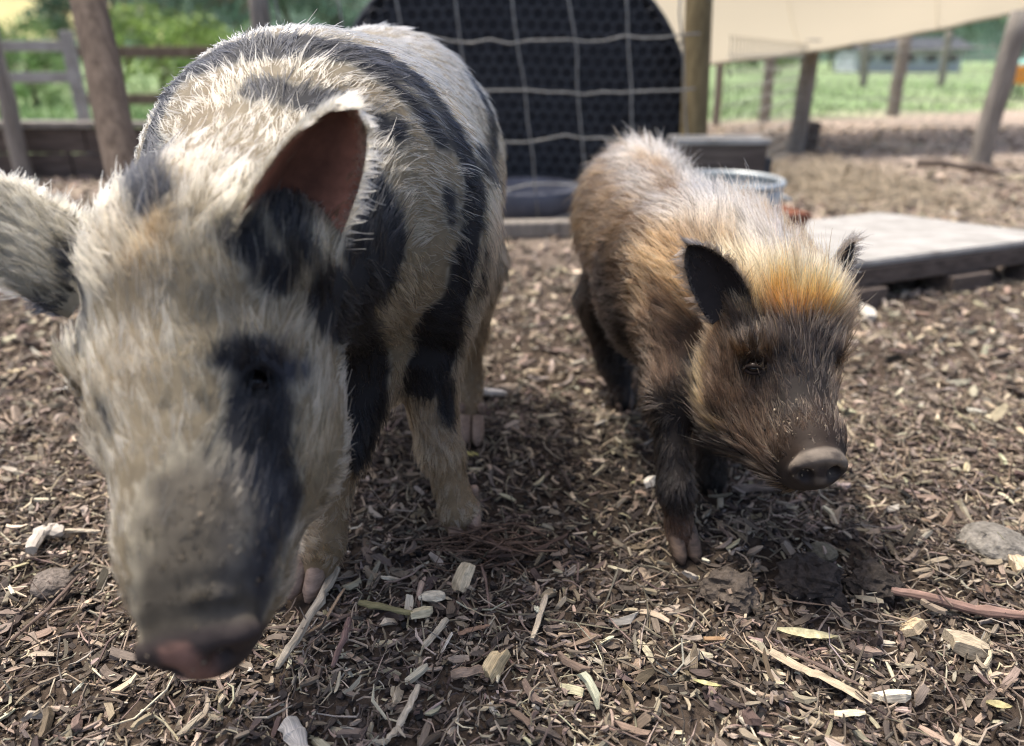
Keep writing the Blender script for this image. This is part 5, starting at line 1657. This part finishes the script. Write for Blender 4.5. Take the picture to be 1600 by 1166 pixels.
def leaf(label, pts, w_px, color, seed, lift=0.016, curl=0.5):
    rg = np.random.default_rng(seed)
    A, B = on_ground(*pts[0], lift), on_ground(*pts[1], lift)
    z = depth_of((A + B) / 2); w = w_px * z / FPX / 2
    d = B - A; L = np.linalg.norm(d); d /= L; s = np.cross(d, [0, 0, 1.0]); s /= np.linalg.norm(s)
    nu, nv = 14, 7; V = []
    for i in range(nu):
        u = i / (nu - 1); ww = w * (math.sin(math.pi * (0.06 + 0.92 * u)) ** 0.8)
        for j in range(nv):
            v = j / (nv - 1) * 2 - 1
            V.append(A + d * L * u + s * ww * v + np.array([0, 0, curl * w * v * v + 0.10 * L * (u - 0.5) ** 2 + rg.normal(0, w * 0.05)]))
    V = np.array(V); n0 = len(V); V = np.concatenate([V, V - np.array([0, 0, 0.0009])]); Q = []
    for i in range(nu - 1):
        for j in range(nv - 1):
            a = i * nv + j; Q.append((a, a + nv, a + nv + 1, a + 1)); Q.append((n0 + a, n0 + a + 1, n0 + a + nv + 1, n0 + a + nv))
    col = np.array(color) * (1 + 0.08 * rg.standard_normal((len(V), 1)))
    o = link('dry_leaf', np_mesh('dry_leaf', V, np.array(Q), True, np.clip(col, 0.01, 0.85), vecs=V * 120), stick_mat); tag(o, label, 'leaf')
    return o

stick('long pale split stick slanting below the right forefoot of the spotted pig', [(527, 902), (500, 955), (462, 1020), (436, 1064)], 15, PALE, 0.024, seed=3, flat=0.6, taper=(0.9, 0.4))
stick('thin splinter lying along the long pale split stick', [(540, 930), (505, 985), (470, 1010)], 5, TANW, 0.018, seed=4)
stick('purplish brown smooth twig just right of the long pale split stick', [(547, 975), (538, 1010), (521, 1052)], 12, PURP, 0.014, seed=5, flat=0.95, rag=0.03)
stick('brown bark strip crossing under the long pale split stick', [(560, 962), (520, 975), (475, 1000)], 9, BARK, 0.012, seed=6)
stick('yellowish torn bark strip in front of the spotted pig', [(562, 948), (600, 958), (652, 972)], 13, (0.24, 0.215, 0.11), 0.016, seed=7, flat=0.5)
chunk('pale frayed chip at the end of the yellowish bark strip', (662, 968), 30, (0.60, 0.52, 0.34), 8, yaw=0.4)
chunk('cream torn chip left of the small pale square chip', (676, 945), 34, (0.58, 0.52, 0.40), 9, yaw=-0.3)
chunk('large pale chip below the twig heap at the left forefoot', (724, 912), 42, (0.58, 0.49, 0.34), 10, yaw=1.2, shape=(1, 0.75, 0.4), tilt=0.5)
stick('pale stick standing out alone in the middle foreground', [(853, 944), (843, 980), (831, 1014)], 11, (0.52, 0.44, 0.33), 0.016, seed=11, flat=0.9)
stick('short thick pale stick left of the small square chip', [(699, 983), (680, 1003), (661, 1026)], 12, (0.46, 0.40, 0.30), 0.015, seed=12, flat=0.95, rag=0.04)
chunk('small pale square chip in the middle foreground', (697, 1012), 26, (0.62, 0.55, 0.45), 13, yaw=0.9, shape=(1, 0.8, 0.12), tilt=0.7)
stick('reddish flat splinter right of the small square chip', [(716, 1000), (745, 994), (766, 990)], 9, (0.24, 0.155, 0.105), 0.013, seed=14, flat=0.4)
stick('broken stick with a splintered pale end in the middle foreground', [(705, 1066), (735, 1062), (760, 1056)], 16, (0.30, 0.22, 0.16), 0.016, seed=15, flat=0.9)
chunk('splintered yellowish stub end near the broken stick', (772, 1052), 44, (0.58, 0.46, 0.27), 16, yaw=1.1, shape=(1, 0.5, 0.5), tilt=0.4)
stick('pale forked stick near the lower edge of the picture', [(655, 1080), (640, 1115), (622, 1140), (606, 1162)], 11, PALE, 0.016, seed=17, fork=[((622, 1140), (634, 1164), 6)])
stick('pinkish brown long stick lying at the right edge', [(1388, 938), (1450, 950), (1520, 963), (1600, 976), (1660, 990)], 16, PINKW, 0.018, seed=18, flat=0.95, rag=0.04)
stick('thin twig crossing over the pinkish brown stick', [(1455, 946), (1470, 965), (1482, 975)], 4, BARK, 0.034, seed=19)
leaf('pale yellow curled leaf in the right foreground', [(1214, 984), (1308, 1000)], 20, (0.50, 0.46, 0.29), 20)
stick('long split bark strip running down to the right below the pale leaf', [(1203, 1020), (1255, 1050), (1305, 1075), (1358, 1112)], 18, (0.42, 0.35, 0.25), 0.016, seed=21, flat=0.4)
stick('dark fibre strand beside the long split bark strip', [(1215, 1018), (1270, 1048), (1350, 1090)], 6, BARK, 0.022, seed=22)
chunk('thick pale wood chunk below the pinkish brown stick', (1512, 1014), 46, (0.38, 0.32, 0.23), 23, yaw=-0.5, shape=(1, 0.6, 0.5))
chunk('cut pale wood block near the middle of the pinkish stick', (1426, 982), 32, (0.56, 0.44, 0.28), 24, yaw=0.6, shape=(1, 0.8, 0.5))
chunk('yellow white oval chip in the lower right', (1396, 1090), 46, (0.60, 0.54, 0.42), 25, yaw=0.1, shape=(1, 0.36, 0.3))
stick('pale straight splinter at the lower right', [(1302, 1120), (1350, 1122)], 12, (0.58, 0.52, 0.38), 0.014, seed=26, flat=0.5)
leaf('small yellow leaf near the lower right corner', [(1540, 1100), (1580, 1110)], 16, (0.36, 0.32, 0.17), 27)
stick('thick stub cut by the lower edge, left of the pale forked stick', [(452, 1132), (466, 1160), (480, 1200)], 32, (0.50, 0.46, 0.40), 0.012, seed=28, flat=0.8)
clod('dark damp soil clod, larger of the pair below the small pig snout', (1272, 915), 92, 66, (0.045, 0.038, 0.034), 29)
clod('dark damp soil clod right of the larger one, in the right foreground', (1366, 922), 78, 50, (0.045, 0.038, 0.033), 30)
clod('brown grey soil clod nearest the small pig forefoot', (1143, 918), 74, 46, (0.085, 0.070, 0.058), 31)
clod('flattish grey stone at the right edge above the pinkish stick', (1552, 852), 100, 46, (0.20, 0.185, 0.16), 32, 'stone', 'stone', 0.10)
clod('smooth olive grey stone near the two dark clods', (1285, 862), 46, 22, (0.13, 0.12, 0.09), 33, 'stone', 'stone', 0.06)
stick('grey bark covered stick lying under the small pig snout', [(1142, 768), (1185, 764), (1240, 764)], 17, (0.16, 0.125, 0.10), 0.012, seed=34, flat=0.8)
clod('round grey log end at the left edge', (82, 912), 62, 42, (0.17, 0.145, 0.125), 35, 'stone', 'stone', 0.08)
stick('bent pale root piece at the left edge', [(56, 880), (70, 855), (92, 848), (100, 856)], 20, (0.42, 0.38, 0.33), 0.022, seed=36, flat=0.9)
stick('straight pale splinter right of the bent root piece', [(96, 846), (130, 843), (160, 842)], 9, PALE, 0.018, seed=37)
stick('thin crooked twig along the left foreground', [(20, 1010), (75, 960), (128, 905)], 6, BARK, 0.016, seed=38)
chunk('white upright chip by the right front corner of the platform', (1356, 490), 34, (0.60, 0.56, 0.48), 39, yaw=1.4, shape=(1, 0.5, 0.35), tilt=0.9)
leaf('yellow leaf on the dark soil between the two pigs', [(722, 720), (748, 722)], 12, (0.38, 0.34, 0.13), 40)
chunk('white flat chip on the ground behind the spotted pig forefoot', (768, 612), 40, (0.56, 0.52, 0.46), 41, yaw=0.2, shape=(1, 0.5, 0.2))
chunk('white chip beside the small pig near forefoot', (1017, 756), 28, (0.54, 0.50, 0.44), 42, yaw=0.8, shape=(1, 0.5, 0.4))
chunk('tan chip cut by the right edge of the picture', (1590, 890), 40, (0.48, 0.38, 0.26), 43, yaw=1.3)
leaf('narrow lime yellow leaf strip in the lower middle', [(1082, 1074), (1126, 1082)], 9, (0.42, 0.39, 0.20), 44)
stick('orange brown flat chip below the brown grey clod', [(1100, 1000), (1134, 996)], 12, (0.32, 0.205, 0.115), 0.014, seed=45, flat=0.4, cat='wood chip', name='wood_chip')
# heap of fine dark roots at the spotted pig's left forefoot
def root_heap():
    rg = np.random.default_rng(50); vs, qs, off = [], [], 0
    for k in range(70):
        a = on_ground(rg.normal(758, 42), rg.normal(868, 13), 0.008 + 0.030 * rg.random())
        ang = rg.normal(0.0, 0.55); L = rg.uniform(0.03, 0.10)
        d = np.array([math.cos(ang), math.sin(ang) * 0.9, rg.normal(0, 0.22)])
        pts = [a - d * L * 0.5, a + rg.normal(0, 0.006, 3), a + d * L * 0.5 + rg.normal(0, 0.004, 3)]
        for p in pts: p[2] = max(p[2], 0.006)
        v, q, t, g = tube_data(pts, [rg.uniform(0.0006, 0.0016)] * 3, 5, 0.05, k)
        vs.append(v); qs.append(q + off); off += len(v)
    V = np.concatenate(vs); col = np.array([0.10, 0.066, 0.048]) * (1 + 0.35 * rg.standard_normal((len(V), 1)))
    o = link('root_fibres', np_mesh('root_fibres', V, np.concatenate(qs), True, np.clip(col, 0.01, 0.5), vecs=V * 100), stick_mat)
    tag(o, label='tangle of fine reddish brown roots at the left forefoot of the spotted pig', kind='stuff')
root_heap()
stick('crooked dark twig reaching right from the root tangle', [(760, 880), (815, 878), (850, 868), (886, 848)], 7, DARKB, 0.022, seed=51, rag=0.06)
stick('bent dark root arching over the root tangle', [(722, 840), (750, 850), (775, 875), (800, 890)], 8, DARKB, 0.035, seed=52)
stick('thin upright rootlet below the root tangle', [(752, 890), (760, 925), (765, 965)], 4, (0.17, 0.12, 0.10), 0.016, seed=53)

# larger loose chips that one could pick up singly
def pick_chips():
    rng = np.random.default_rng(77)
    k = 0
    spots = []
    while k < 64:
        px, py = rng.uniform(5, 1595), rng.uniform(700, 1160)
        if px < 470 and 560 < py < 1060 and px > 150: continue
        g = G(px, py)
        if damp_shade(np.array([g.x]), np.array([g.y]))[0] > 0.55 and rng.random() < 0.7: continue
        if any((g.x - a) ** 2 + (g.y - b) ** 2 < 0.03 ** 2 for a, b in spots): continue
        spots.append((g.x, g.y))
        c = chip_palette(1, rng)[0] * 1.05 + 0.03
        shape = (1, rng.uniform(0.14, 0.38), rng.uniform(0.12, 0.3))
        chunk('pale splintered wood chip lying loose on the mulch', (px, py), rng.uniform(13, 25), np.clip(c, 0.05, 0.6), 200 + k, yaw=rng.uniform(0, 3.14), shape=shape, lift=0.010, tilt=0.35, group='loose larger wood chips on the mulch')
        k += 1
pick_chips()
